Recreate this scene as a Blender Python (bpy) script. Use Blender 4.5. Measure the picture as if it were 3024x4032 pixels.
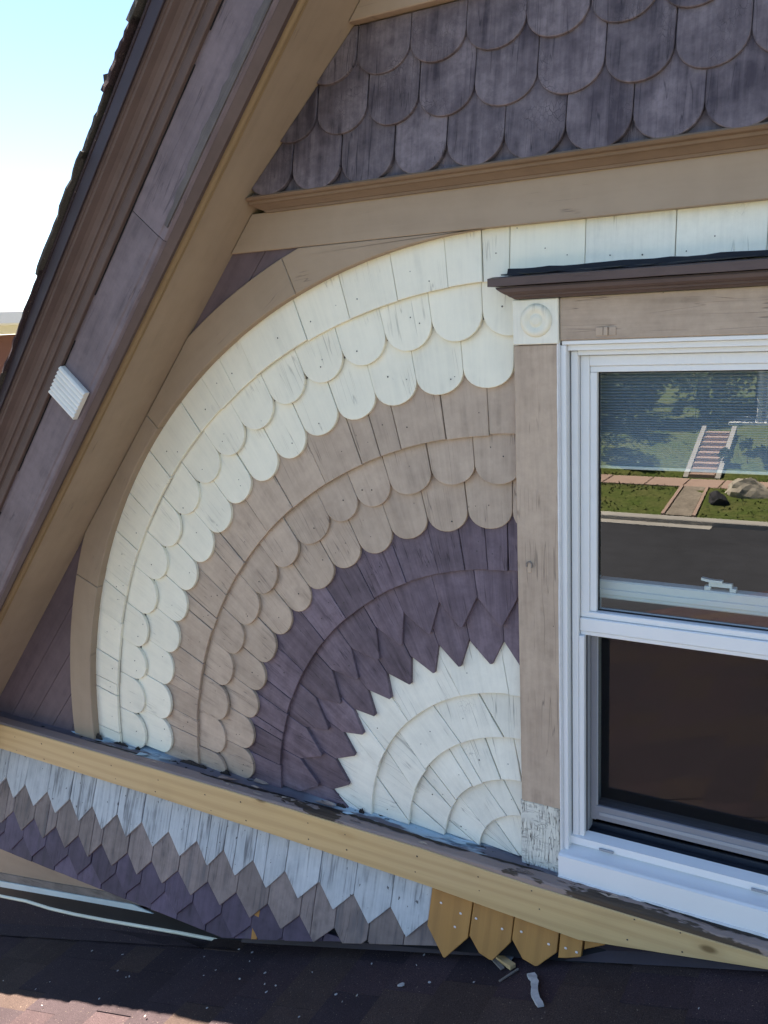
import bpy, math, random
from mathutils import Vector, Matrix
random.seed(7)
R_ = math.radians
S = bpy.context.scene
for o in list(bpy.data.objects):
    bpy.data.objects.remove(o)
COL = S.collection

# ------------------------------------------------------------------ camera
cam = bpy.data.cameras.new('camera')
cam.sensor_fit = 'VERTICAL'; cam.sensor_height = 36.0; cam.sensor_width = 27.0
cam.lens = 3470.11 / 4032 * 36.0
cam.clip_start = 0.05; cam.clip_end = 3000
camo = bpy.data.objects.new('camera', cam); COL.objects.link(camo)
ROW = ((0.8627260179245179, 0.5032204517549198, -0.04972921607746268),
       (0.06655901436151787, -0.2104931047870525, -0.9753268941459219),
       (-0.501272097371605, 0.838129959954112, -0.21509173536886725))
cx, cy, cz = Vector(ROW[0]), -Vector(ROW[1]), -Vector(ROW[2])
camo.matrix_world = Matrix(((cx.x, cy.x, cz.x, 0.68437), (cx.y, cy.y, cz.y, -1.69285),
                            (cx.z, cy.z, cz.z, 1.23669), (0, 0, 0, 1)))
S.camera = camo
S.render.resolution_x = 768; S.render.resolution_y = 1024

# ------------------------------------------------------------------ light
SUN_L = Vector((0.62, -0.022, -1.0)).normalized()      # direction the sunlight travels
w = bpy.data.worlds.new('World'); S.world = w; w.use_nodes = True
nt = w.node_tree
sky = nt.nodes.new('ShaderNodeTexSky'); sky.sky_type = 'NISHITA'; sky.sun_disc = False
sky.sun_elevation = math.asin(-SUN_L.z)
sky.sun_rotation = math.atan2(-SUN_L.x, -SUN_L.y)
sky.air_density = 1.0; sky.dust_density = 0.15; sky.ozone_density = 4.0; sky.altitude = 2600
nt.links.new(sky.outputs[0], nt.nodes['Background'].inputs[0])
nt.nodes['Background'].inputs[1].default_value = 0.06
sl = bpy.data.lights.new('sun', 'SUN'); sl.energy = 5.0; sl.angle = R_(0.53); sl.color = (1, 0.95, 0.88)
so = bpy.data.objects.new('sun', sl); COL.objects.link(so)
so.rotation_euler = SUN_L.to_track_quat('-Z', 'Y').to_euler(); so.location = (-6, 1, 12)
vs = S.view_settings
vs.view_transform = 'Standard'; vs.look = 'None'; vs.gamma = 1; vs.use_curve_mapping = False
vs.exposure = 2.68
vs.use_white_balance = True; vs.white_balance_temperature = 7100; vs.white_balance_tint = 11

# ------------------------------------------------------------------ node helpers
def srgb(r, g, b):
    f = lambda c: (c / 255 / 12.92) if c / 255 <= 0.04045 else ((c / 255 + 0.055) / 1.055) ** 2.4
    return (f(r), f(g), f(b), 1)

class G:
    def __init__(s, name, rough=0.6, spec=0.3):
        s.m = bpy.data.materials.new(name); s.m.use_nodes = True
        s.t = s.m.node_tree; s.b = s.t.nodes['Principled BSDF']
        s.b.inputs['Roughness'].default_value = rough
        s.b.inputs['Specular IOR Level'].default_value = spec
    def n(s, typ, **kw):
        x = s.t.nodes.new(typ)
        for k, v in kw.items(): setattr(x, k, v)
        return x
    def l(s, a, b): s.t.links.new(a, b)
    def put(s, sock, v):
        if hasattr(v, 'node') or isinstance(v, bpy.types.NodeSocket): s.l(v, sock)
        else: sock.default_value = v
    def coord(s, kind='UV'):
        return s.n('ShaderNodeTexCoord').outputs[kind]
    def scale(s, v, sc, loc=(0, 0, 0)):
        m = s.n('ShaderNodeMapping'); s.l(v, m.inputs[0]); m.inputs['Scale'].default_value = sc
        m.inputs['Location'].default_value = loc
        return m.outputs[0]
    def noise(s, v, sc=5, det=3, rough=0.5, dist=0.0):
        x = s.n('ShaderNodeTexNoise'); s.l(v, x.inputs['Vector']); x.inputs['Scale'].default_value = sc
        x.inputs['Detail'].default_value = det; x.inputs['Roughness'].default_value = rough
        x.inputs['Distortion'].default_value = dist
        return x.outputs['Fac']
    def voro(s, v, sc, feat='DISTANCE_TO_EDGE', rnd=1.0):
        x = s.n('ShaderNodeTexVoronoi', feature=feat); s.l(v, x.inputs['Vector'])
        x.inputs['Scale'].default_value = sc; x.inputs['Randomness'].default_value = rnd
        return x.outputs['Distance'], (x.outputs['Color'] if feat != 'DISTANCE_TO_EDGE' else None)
    def math(s, op, a, b=0.0, c=0.0, clamp=False):
        x = s.n('ShaderNodeMath', operation=op, use_clamp=clamp)
        s.put(x.inputs[0], a); s.put(x.inputs[1], b)
        if op in ('MULTIPLY_ADD',): s.put(x.inputs[2], c)
        return x.outputs[0]
    def step(s, v, a, b):
        """smooth 0..1 ramp between a and b (b may be below a)"""
        x = s.n('ShaderNodeMapRange'); x.clamp = True
        s.put(x.inputs[0], v); x.inputs[1].default_value = a; x.inputs[2].default_value = b
        return x.outputs[0]
    def mix(s, f, a, b, mode='MIX'):
        x = s.n('ShaderNodeMix', data_type='RGBA', blend_type=mode)
        s.put(x.inputs[0], f); s.put(x.inputs[6], a); s.put(x.inputs[7], b)
        return x.outputs[2]
    def rand(s): return s.n('ShaderNodeObjectInfo').outputs['Random']
    def hsv(s, col, h=0.5, sa=1.0, v=1.0):
        x = s.n('ShaderNodeHueSaturation'); s.put(x.inputs['Hue'], h); s.put(x.inputs['Saturation'], sa)
        s.put(x.inputs['Value'], v); s.l(col, x.inputs['Color']); return x.outputs[0]
    def bump(s, h, strength=0.4, dist=0.002):
        x = s.n('ShaderNodeBump'); x.inputs['Strength'].default_value = strength
        x.inputs['Distance'].default_value = dist; s.l(h, x.inputs['Height'])
        s.l(x.outputs[0], s.b.inputs['Normal'])
    def col(s, c): s.put(s.b.inputs['Base Color'], c); return s.m

def painted(name, a, b, dark, wood, crack=0.5, alligator=0.3, wear=0.0, chips=0.4, var=0.10, rough=0.62, grain=0.5, spec=0.25, dirt=0.3, mott=0.25, ckd=0.6):
    g = G(name, rough, spec)
    uv = g.coord('UV')
    big = g.noise(uv, 4.5, 4, 0.55)
    mid = g.noise(uv, 17, 4, 0.6)
    gr = g.noise(g.scale(uv, (150, 9, 1)), 1, 4, 0.6)
    gr2 = g.noise(g.scale(uv, (45, 3.2, 1)), 1, 3, 0.6)
    fm = g.noise(uv, 42, 5, 0.7)
    bl = g.math('ADD', g.math('ADD', g.math('MULTIPLY', big, 0.42), g.math('MULTIPLY', mid, 0.30)), g.math('MULTIPLY', gr2, 0.28))
    c = g.mix(g.step(bl, 0.42, 0.59), a, b)
    c = g.mix(g.math('MULTIPLY', g.step(fm, 0.42, 0.68), mott), c, g.mix(0.45, b, dark))
    # weather stains along the grain
    st = g.math('MULTIPLY', g.step(gr2, 0.52, 0.72), g.step(mid, 0.42, 0.66))
    c = g.mix(g.math('MULTIPLY', st, dirt), c, dark)
    c = g.mix(g.math('MULTIPLY', g.step(gr, 0.40, 0.70), 0.22 * grain), c, dark)
    # wear to bare wood, in streaks
    if wear > 0:
        wm = g.math('ADD', g.math('MULTIPLY', gr2, 0.55), g.math('MULTIPLY', big, 0.5))
        wm = g.math('ADD', wm, g.math('MULTIPLY', gr, 0.25))
        wm = g.step(wm, 0.80 - 0.22 * wear, 0.90 - 0.22 * wear)
        c = g.mix(g.math('MULTIPLY', wm, 0.85), c, g.mix(gr, wood, dark))
    # hair cracks along the grain
    ck = g.math('ABSOLUTE', g.math('SUBTRACT', g.noise(g.scale(uv, (60, 2.4, 1)), 1, 2, 0.4), 0.5))
    ck = g.math('MULTIPLY', g.step(ck, 0.009, 0.002), g.step(g.noise(uv, 9, 2), 0.64 - 0.22 * crack, 0.72 - 0.22 * crack))
    # alligator cracking
    wv = g.n('ShaderNodeVectorMath', operation='ADD'); g.l(g.scale(uv, (1.25, 0.75, 1)), wv.inputs[0])
    nv = g.n('ShaderNodeTexNoise'); g.l(uv, nv.inputs['Vector']); nv.inputs['Scale'].default_value = 60
    sc_ = g.n('ShaderNodeVectorMath', operation='SCALE'); g.l(nv.outputs['Color'], sc_.inputs[0]); sc_.inputs['Scale'].default_value = 0.012
    g.l(sc_.outputs[0], wv.inputs[1])
    vd, _ = g.voro(wv.outputs[0], 105)
    vd = g.math('ADD', vd, g.math('MULTIPLY', g.step(mid, 0.38, 0.62), 0.045))
    vm = g.math('MULTIPLY', g.step(vd, 0.055, 0.012), g.step(g.noise(uv, 7, 3), 0.74 - 0.30 * alligator, 0.82 - 0.30 * alligator))
    crk = g.math('MAXIMUM', ck, vm)
    c = g.mix(g.math('MULTIPLY', crk, ckd), c, dark)
    # chips
    ch = g.step(g.noise(g.scale(uv, (1.6, 1, 1)), 48, 3, 0.5), 0.80 - 0.10 * chips, 0.815 - 0.10 * chips)
    c = g.mix(ch, c, wood)
    v = g.math('MULTIPLY_ADD', g.rand(), var * 2, 1.0 - var)
    c = g.hsv(c, v=v)
    h = g.math('MULTIPLY_ADD', gr, 0.25 * grain, g.math('MULTIPLY', mid, 0.15))
    h = g.math('SUBTRACT', h, g.math('MULTIPLY', g.math('MAXIMUM', crk, ch), 0.8))
    g.bump(h, 0.45, 0.0016)
    return g.col(c)

M = {}
DK = srgb(58, 50, 48)
M['cream'] = painted('cream_paint', (0.790, 0.750, 0.610, 1), (0.730, 0.700, 0.575, 1), (0.300, 0.280, 0.230, 1), (0.06, 0.055, 0.05, 1), crack=0.5, alligator=0.0, chips=0.3, var=0.035, grain=0.22, dirt=0.14, mott=0.07, ckd=0.45)
M['cream_old'] = painted('cream_paint_cracked', (0.770, 0.740, 0.630, 1), (0.690, 0.670, 0.575, 1), (0.14, 0.13, 0.11, 1), (0.05, 0.045, 0.04, 1), crack=0.6, alligator=0.42, chips=0.4, var=0.05, dirt=0.14, mott=0.14, ckd=0.5, grain=0.3)
M['block'] = painted('cream_paint_alligatored', (0.68, 0.67, 0.59, 1), (0.62, 0.61, 0.55, 1), (0.12, 0.11, 0.10, 1), (0.05, 0.045, 0.04, 1), crack=1.6, alligator=1.1, chips=0.7, var=0.02, dirt=0.3)
def mk_block():
    g = G('cream_paint_split', 0.65, 0.25); uv = g.coord('UV')
    n = g.noise(uv, 40, 3); cr = g.math('ABSOLUTE', g.math('SUBTRACT', g.noise(g.scale(uv, (150, 16, 1)), 1, 2, 0.5), 0.5))
    vert = g.math('MULTIPLY', g.step(cr, 0.030, 0.008), g.step(g.noise(uv, 30, 2), 0.40, 0.52))
    c2 = g.math('ABSOLUTE', g.math('SUBTRACT', g.noise(g.scale(uv, (20, 110, 1), (3, 5, 0)), 1, 2, 0.5), 0.5))
    hor = g.math('MULTIPLY', g.math('MULTIPLY', g.step(c2, 0.022, 0.006), g.step(g.noise(uv, 22, 2), 0.46, 0.56)), 0.6)
    k = g.math('MAXIMUM', vert, hor)
    c = g.mix(g.step(n, 0.35, 0.7), (0.66, 0.65, 0.57, 1), (0.56, 0.55, 0.49, 1))
    c = g.mix(g.math('MULTIPLY', k, 0.85), c, (0.10, 0.09, 0.08, 1))
    ch = g.step(g.noise(g.scale(uv, (2, 1, 1)), 34, 3), 0.70, 0.72); c = g.mix(ch, c, (0.05, 0.045, 0.04, 1))
    g.bump(g.math('SUBTRACT', g.math('MULTIPLY', n, 0.3), g.math('MAXIMUM', k, ch)), 0.7, 0.002)
    return g.col(c)
M['block'] = mk_block()
M['tan'] = painted('tan_paint', (0.480, 0.372, 0.282, 1), (0.395, 0.302, 0.228, 1), (0.13, 0.10, 0.08, 1), (0.07, 0.06, 0.05, 1), crack=0.7, alligator=0.22, chips=0.5, var=0.07, dirt=0.38, mott=0.25, grain=0.5)
M['tan_trim'] = painted('tan_trim_paint', (0.330, 0.252, 0.180, 1), (0.298, 0.226, 0.160, 1), (0.16, 0.12, 0.09, 1), (0.10, 0.08, 0.06, 1), crack=0.2, alligator=0.0, chips=0.0, var=0.02, grain=0.1, dirt=0.12, mott=0.06)
M['purple'] = painted('purple_paint', (0.178, 0.134, 0.160, 1), (0.106, 0.077, 0.095, 1), (0.028, 0.021, 0.027, 1), (0.14, 0.12, 0.12, 1), crack=0.8, alligator=0.15, chips=0.25, var=0.2, dirt=0.5, mott=0.4, grain=1)
M['purple_pl'] = painted('purple_board_paint', (0.135, 0.100, 0.112, 1), (0.105, 0.078, 0.088, 1), (0.04, 0.03, 0.036, 1), (0.1, 0.09, 0.09, 1), crack=0.3, alligator=0.0, chips=0.0, var=0.04, dirt=0.3, mott=0.15, grain=0.3)
M['purple_up'] = painted('purple_paint_crackled', (0.195, 0.160, 0.172, 1), (0.066, 0.051, 0.060, 1), (0.026, 0.022, 0.030, 1), (0.04, 0.036, 0.035, 1), crack=0.9, alligator=0.7, chips=0.25, var=0.10, dirt=0.85, grain=0.9, mott=0.45, ckd=0.7)
M['mauve'] = painted('mauve_fascia_paint', (0.165, 0.130, 0.142, 1), (0.118, 0.092, 0.102, 1), (0.060, 0.050, 0.058, 1), (0.05, 0.043, 0.04, 1), crack=0.7, alligator=0.25, chips=0.35, var=0.03, dirt=0.5, mott=0.3, grain=0.4)
M['brown'] = painted('brown_moulding_paint', (0.108, 0.076, 0.069, 1), (0.086, 0.060, 0.055, 1), (0.07, 0.05, 0.045, 1), (0.08, 0.06, 0.05, 1), crack=0.3, alligator=0.0, chips=0.1, var=0.05, dirt=0.4, mott=0.15, grain=0.5)
M['brown_tan'] = painted('brown_tan_moulding_paint', (0.190, 0.132, 0.090, 1), (0.165, 0.115, 0.078, 1), (0.10, 0.07, 0.05, 1), (0.1, 0.08, 0.06, 1), crack=0.2, alligator=0.0, chips=0.0, var=0.03, dirt=0.3, mott=0.2)
M['gold'] = painted('ochre_bead_paint', (0.285, 0.200, 0.112, 1), (0.255, 0.178, 0.098, 1), (0.16, 0.11, 0.07, 1), (0.10, 0.08, 0.06, 1), crack=0.1, alligator=0.0, chips=0.0, var=0.02, grain=0.1, dirt=0.1)  # tan paint, with the golden light on the bead put into its colour
M['white_w'] = painted('weathered_white_paint', (0.520, 0.535, 0.505, 1), (0.420, 0.445, 0.430, 1), (0.12, 0.12, 0.12, 1), (0.12, 0.115, 0.11, 1), crack=0.9, alligator=0.15, wear=0.5, chips=1.1, var=0.07, dirt=0.6, grain=1, mott=0.15)
M['tan_w'] = painted('weathered_tan_paint', (0.270, 0.215, 0.185, 1), (0.185, 0.145, 0.125, 1), (0.07, 0.06, 0.06, 1), (0.20, 0.18, 0.17, 1), crack=0.9, alligator=0.0, wear=0.5, chips=0.3, var=0.16, dirt=0.9, grain=1, mott=0.35)
M['purple_w'] = painted('weathered_purple_paint', (0.105, 0.080, 0.112, 1), (0.066, 0.050, 0.072, 1), (0.03, 0.025, 0.035, 1), (0.13, 0.12, 0.125, 1), crack=0.6, alligator=0.0, wear=0.25, chips=0.2, var=0.28, dirt=0.6, grain=1, mott=0.35)
M['wood_dk'] = painted('bare_dark_wood', (0.125, 0.108, 0.105, 1), (0.08, 0.068, 0.066, 1), (0.025, 0.022, 0.022, 1), (0.2, 0.18, 0.15, 1), crack=1.6, alligator=0.1, chips=0.7, dirt=0.9, grain=1)
M['wood_grey'] = painted('bare_grey_wood', (0.25, 0.22, 0.19, 1), (0.17, 0.15, 0.13, 1), (0.05, 0.045, 0.04, 1), (0.3, 0.27, 0.22, 1), crack=1.2, chips=0.5, dirt=0.8, grain=1)

def pine(name, a, b, knotc, knots=True, ringscale=1.0, var=0.04):
    g = G(name, 0.55, 0.3)
    uv = g.coord('UV')
    base = g.noise(g.scale(uv, (6, 1.1, 1)), 1, 3, 0.5)
    # growth rings: long wavy bands along v
    wav = g.n('ShaderNodeTexWave', wave_type='BANDS', bands_direction='X')
    g.l(g.scale(uv, (1, 0.10, 1)), wav.inputs[0]); wav.inputs['Scale'].default_value = 9 * ringscale
    wav.inputs['Distortion'].default_value = 9; wav.inputs['Detail'].default_value = 2; wav.inputs['Detail Scale'].default_value = 0.8
    fine = g.noise(g.scale(uv, (260, 6, 1)), 1, 3, 0.6)
    c = g.mix(g.step(base, 0.3, 0.7), a, b)
    c = g.mix(g.math('MULTIPLY', g.step(wav.outputs['Fac'], 0.35, 1.0), 0.20), c, knotc)
    c = g.mix(g.math('MULTIPLY', g.step(fine, 0.45, 0.75), 0.14), c, knotc)
    if knots:
        d, _ = g.voro(g.scale(uv, (1.0, 0.5, 1)), 12, 'F1', 1.0)
        k = g.step(d, 0.13, 0.06)
        halo = g.step(d, 0.24, 0.06)
        c = g.mix(g.math('MULTIPLY', halo, 0.3), c, knotc)
        c = g.mix(g.math('MULTIPLY', k, 0.75), c, (0.10, 0.055, 0.02, 1))
    dk = g.step(g.noise(uv, 3.0, 3), 0.60, 0.75)
    c = g.mix(g.math('MULTIPLY', dk, 0.28), c, (0.13, 0.09, 0.05, 1))
    c = g.hsv(c, v=g.math('MULTIPLY_ADD', g.rand(), var * 2, 1 - var))
    g.bump(g.math('ADD', fine, g.math('MULTIPLY', wav.outputs['Fac'], 0.4)), 0.25, 0.001)
    return g.col(c)
M['pine'] = pine('yellow_pine', (0.57, 0.395, 0.18, 1), (0.51, 0.365, 0.19, 1), (0.25, 0.13, 0.04, 1))
M['cedar'] = pine('new_cedar', (0.46, 0.225, 0.055, 1), (0.37, 0.175, 0.043, 1), (0.17, 0.075, 0.018, 1), False, 0.9, 0.06)

def plain(name, c, rough=0.5, spec=0.4, metal=0.0, nsc=30, amt=0.15, bump=0.1, kind='Object'):
    g = G(name, rough, spec); g.b.inputs['Metallic'].default_value = metal
    v = g.coord(kind); a = g.noise(v, nsc, 4, 0.6); b2 = g.noise(v, nsc * 0.12, 3)
    f = g.math('ADD', g.math('MULTIPLY', a, 0.5), g.math('MULTIPLY', b2, 0.5))
    d = tuple(x * (1 - amt * 2.2) for x in c[:3]) + (1,)
    cc = g.mix(g.step(f, 0.3, 0.7), d, c)
    if bump: g.bump(a, bump, 0.001)
    return g.col(cc)
M['vinyl'] = plain('white_vinyl', (0.74, 0.745, 0.74, 1), 0.32, 0.45, nsc=14, amt=0.03, bump=0.03)
M['vinyl_in'] = plain('grey_vinyl_track', (0.30, 0.31, 0.33, 1), 0.4, 0.4, nsc=14, amt=0.04, bump=0.03)
M['track'] = plain('dark_sill_track', (0.035, 0.04, 0.05, 1), 0.4, 0.4, nsc=14, amt=0.1, bump=0.03)  # darkness of the open gap put into the track colour
M['caulk'] = plain('white_caulk', (0.72, 0.72, 0.72, 1), 0.6, 0.3, nsc=60, amt=0.1, bump=0.4)
M['screenframe'] = plain('screen_frame_grey', (0.22, 0.22, 0.24, 1), 0.45, 0.4, nsc=30, amt=0.05)
M['gap'] = plain('dark_gap', (0.02, 0.02, 0.022, 1), 0.9, 0.1)
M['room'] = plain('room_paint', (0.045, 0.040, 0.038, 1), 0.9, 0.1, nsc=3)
M['nail'] = plain('bright_nail', (0.75, 0.68, 0.62, 1), 0.35, 0.5, amt=0.05)
M['nail_dk'] = plain('rusty_nail', (0.07, 0.06, 0.055, 1), 0.7, 0.3)
M['flash'] = plain('dark_metal_flashing', (0.022, 0.023, 0.024, 1), 0.5, 0.3, 0.0, nsc=12, amt=0.2)
M['flash_purple'] = plain('purple_metal_flashing', (0.038, 0.028, 0.037, 1), 0.6, 0.3, 0.0, nsc=10, amt=0.2)
M['alu'] = plain('pale_metal_strip', (0.66, 0.78, 0.74, 1), 0.3, 0.5, 0.0, nsc=9, amt=0.12)  # pale reflection of the metal put into its base colour
M['alu_edge'] = plain('bright_bent_metal_edge', (0.85, 0.82, 0.62, 1), 0.3, 0.5, 0.0, nsc=9, amt=0.10)  # highlight along the bend, put in as a pale yellow colour
M['flute'] = plain('fluted_white_plastic', (0.74, 0.72, 0.66, 1), 0.5, 0.35, nsc=25, amt=0.08)
M['white'] = plain('white_house_paint', (0.78, 0.78, 0.76, 1), 0.55, 0.3, nsc=4, amt=0.06)
M['asphalt'] = plain('asphalt', (0.040, 0.042, 0.048, 1), 0.9, 0.2, nsc=1.2, amt=0.18, bump=0)
M['concrete'] = plain('concrete', (0.40, 0.38, 0.34, 1), 0.85, 0.2, nsc=2.0, amt=0.15, bump=0)
M['flag'] = plain('sandstone_paving', (0.42, 0.30, 0.24, 1), 0.85, 0.2, nsc=1.5, amt=0.12, bump=0)
M['rock'] = plain('pale_boulder', (0.55, 0.49, 0.39, 1), 0.9, 0.2, nsc=3, amt=0.2, bump=0.6)
M['rock_dk'] = plain('dark_boulder', (0.06, 0.06, 0.065, 1), 0.9, 0.2, nsc=3, amt=0.2, bump=0.6)
M['gravel'] = plain('gravel', (0.34, 0.29, 0.23, 1), 0.9, 0.2, nsc=9, amt=0.3, bump=0)
M['bark'] = plain('bark', (0.10, 0.075, 0.05, 1), 0.9, 0.2, nsc=8, amt=0.3, bump=0.6)
M['leaf'] = plain('leaves', (0.055, 0.095, 0.028, 1), 0.6, 0.3, nsc=2.5, amt=0.3, bump=0)
M['leaf2'] = plain('leaves_light', (0.085, 0.13, 0.045, 1), 0.6, 0.3, nsc=2.5, amt=0.3, bump=0)
M['tuft'] = plain('grass_blades', (0.10, 0.13, 0.04, 1), 0.8, 0.2, nsc=1.5, amt=0.25, bump=0)
M['blind'] = plain('pleated_shade_fabric', (0.32, 0.37, 0.42, 1), 0.9, 0.1, nsc=8, amt=0.05, bump=0)
M['rail_in'] = plain('inner_sash_vinyl', (0.55, 0.60, 0.58, 1), 0.4, 0.4, nsc=8, amt=0.05, bump=0)
M['rubber'] = plain('black_seal', (0.015, 0.015, 0.018, 1), 0.6, 0.3)
M['chip_paint'] = plain('loose_paint', (0.52, 0.50, 0.48, 1), 0.8, 0.2, nsc=60, amt=0.2)

def mk_grass():
    g = G('lawn', 0.95, 0.1); v = g.coord('Object')
    a = g.noise(v, 0.8, 4, 0.6); b = g.noise(v, 7, 5, 0.75)
    c = g.mix(g.step(a, 0.35, 0.65), (0.075, 0.110, 0.024, 1), (0.125, 0.130, 0.045, 1))
    c = g.mix(g.math('MULTIPLY', g.step(b, 0.42, 0.66), 0.8), c, (0.022, 0.036, 0.008, 1))
    return g.col(c)
M['grass'] = mk_grass()

def mk_roofshingle(name, tone):
    g = G(name, 0.92, 0.15); v = g.coord('Object')
    gran = g.noise(v, 420, 2, 0.7); mid = g.noise(v, 14, 3); sp = g.noise(v, 260, 1)
    c = g.mix(g.step(gran, 0.35, 0.65), tuple(x * 0.55 for x in tone) + (1,), tuple(x * 1.35 for x in tone) + (1,))
    c = g.mix(g.math('MULTIPLY', g.step(mid, 0.4, 0.7), 0.35), c, tuple(x * 0.6 for x in tone) + (1,))
    c = g.mix(g.step(sp, 0.72, 0.76), c, (0.20, 0.155, 0.12, 1))
    v2 = g.math('MULTIPLY_ADD', g.rand(), 0.24, 0.88)
    c = g.hsv(c, v=v2)
    g.bump(gran, 0.6, 0.002)
    return g.col(c)
M['rs1'] = mk_roofshingle('roof_granules_brown', (0.062, 0.042, 0.036))
M['rs2'] = mk_roofshingle('roof_granules_dark', (0.044, 0.031, 0.034))
M['rs3'] = mk_roofshingle('roof_granules_plum', (0.056, 0.037, 0.039))
M['rsedge'] = mk_roofshingle('roof_edge_granules', (0.07, 0.064, 0.058))

def mk_ledge():
    """old water-table paint: tan film torn off in places down to dark rotten wood, bits of pale blue undercoat"""
    g = G('ledge_paint', 0.75, 0.2); v = g.coord('Object'); uv = g.coord('UV')
    n1 = g.noise(g.scale(uv, (9, 2.6, 1)), 1, 5, 0.62); n2 = g.noise(g.scale(uv, (30, 9, 1)), 1, 4, 0.6); gr = g.noise(g.scale(uv, (160, 8, 1)), 1, 3)
    tan = g.mix(n2, (0.32, 0.24, 0.20, 1), (0.24, 0.18, 0.155, 1))
    wood = g.mix(gr, (0.03, 0.024, 0.02, 1), (0.13, 0.09, 0.06, 1))
    m = g.math('ADD', g.math('MULTIPLY', n1, 0.8), g.math('MULTIPLY', n2, 0.2))
    # more torn paint towards the window end of the board
    sx = g.n('ShaderNodeSeparateXYZ'); g.l(v, sx.inputs[0])
    bias = g.math('MULTIPLY', g.step(sx.outputs[0], -0.7, 0.4), 0.13)
    pm = g.step(g.math('ADD', m, bias), 0.605, 0.62)
    c = g.mix(pm, tan, wood)
    g.bump(g.math('ADD', g.math('MULTIPLY', pm, -1.0), g.math('MULTIPLY', gr, 0.3)), 0.7, 0.002)
    return g.col(c)
M['ledge'] = mk_ledge()
def mk_ledge_back():
    g = G('ledge_grey_blue_paint', 0.8, 0.2); v = g.coord('Object'); uv = g.coord('UV')
    n1 = g.noise(g.scale(uv, (22, 4, 1)), 1, 5, 0.65); n2 = g.noise(g.scale(uv, (40, 14, 1)), 1, 4, 0.6)
    sx = g.n('ShaderNodeSeparateXYZ'); g.l(v, sx.inputs[0])
    x = sx.outputs[0]
    zone = g.math('MAXIMUM', g.math('MULTIPLY', g.step(x, -1.44, -1.38), g.step(x, -1.05, -1.15)), g.step(x, -0.62, -0.48))
    grey = g.mix(n2, (0.10, 0.095, 0.11, 1), (0.20, 0.185, 0.20, 1))
    blue = g.mix(n2, (0.34, 0.47, 0.52, 1), (0.46, 0.57, 0.60, 1))
    c = g.mix(g.math('MULTIPLY', zone, g.step(n1, 0.58, 0.50)), grey, blue)
    dark = g.step(n2, 0.63, 0.66)
    c = g.mix(dark, c, (0.018, 0.016, 0.015, 1))
    g.bump(g.math('ADD', n1, g.math('MULTIPLY', dark, -1.0)), 0.8, 0.003)
    return g.col(c)
M['ledge_b'] = mk_ledge_back()

def mk_glass(name, refl, tint=(0.93, 0.96, 0.95, 1)):
    m = bpy.data.materials.new(name); m.use_nodes = True; t = m.node_tree
    t.nodes.remove(t.nodes['Principled BSDF'])
    tr = t.nodes.new('ShaderNodeBsdfTransparent'); tr.inputs[0].default_value = tint
    gl = t.nodes.new('ShaderNodeBsdfGlossy'); gl.inputs['Roughness'].default_value = 0.0
    fr = t.nodes.new('ShaderNodeFresnel'); fr.inputs[0].default_value = refl
    mx = t.nodes.new('ShaderNodeMixShader')
    ge = t.nodes.new('ShaderNodeNewGeometry')            # the outer face mirrors, the inner face only lets light out
    inv = t.nodes.new('ShaderNodeMath'); inv.operation = 'SUBTRACT'; inv.inputs[0].default_value = 1.0; t.links.new(ge.outputs['Backfacing'], inv.inputs[1])
    ml = t.nodes.new('ShaderNodeMath'); ml.operation = 'MULTIPLY'; t.links.new(fr.outputs[0], ml.inputs[0]); t.links.new(inv.outputs[0], ml.inputs[1])
    t.links.new(ml.outputs[0], mx.inputs[0]); t.links.new(tr.outputs[0], mx.inputs[1]); t.links.new(gl.outputs[0], mx.inputs[2])
    t.links.new(mx.outputs[0], t.nodes['Material Output'].inputs[0])
    return m
M['glass'] = mk_glass('coated_window_glass', 2.35)
M['glass_low'] = mk_glass('lower_window_glass', 2.6)
def mk_screen():
    m = bpy.data.materials.new('insect_screen_mesh'); m.use_nodes = True; t = m.node_tree
    t.nodes.remove(t.nodes['Principled BSDF'])
    tr = t.nodes.new('ShaderNodeBsdfTransparent'); tr.inputs[0].default_value = (1, 1, 1, 1)
    df = t.nodes.new('ShaderNodeBsdfDiffuse'); df.inputs[0].default_value = (0.02, 0.019, 0.02, 1)
    mx = t.nodes.new('ShaderNodeMixShader'); mx.inputs[0].default_value = 0.30
    t.links.new(tr.outputs[0], mx.inputs[1]); t.links.new(df.outputs[0], mx.inputs[2])
    t.links.new(mx.outputs[0], t.nodes['Material Output'].inputs[0])
    return m
M['screen'] = mk_screen()
def mk_brick():
    g = G('red_brick', 0.9, 0.2); v = g.coord('Object')
    b = g.n('ShaderNodeTexBrick'); g.l(v, b.inputs[0])
    rot = g.n('ShaderNodeMapping'); g.l(v, rot.inputs[0]); rot.inputs['Rotation'].default_value = (R_(90), 0, R_(90)); g.l(rot.outputs[0], b.inputs[0])
    b.inputs['Scale'].default_value = 4.5
    b.inputs['Color1'].default_value = (0.24, 0.034, 0.022, 1); b.inputs['Color2'].default_value = (0.19, 0.028, 0.02, 1)
    b.inputs['Mortar'].default_value = (0.16, 0.08, 0.07, 1); b.inputs['Mortar Size'].default_value = 0.012
    return g.col(b.outputs[0])
M['brick'] = mk_brick()

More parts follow.
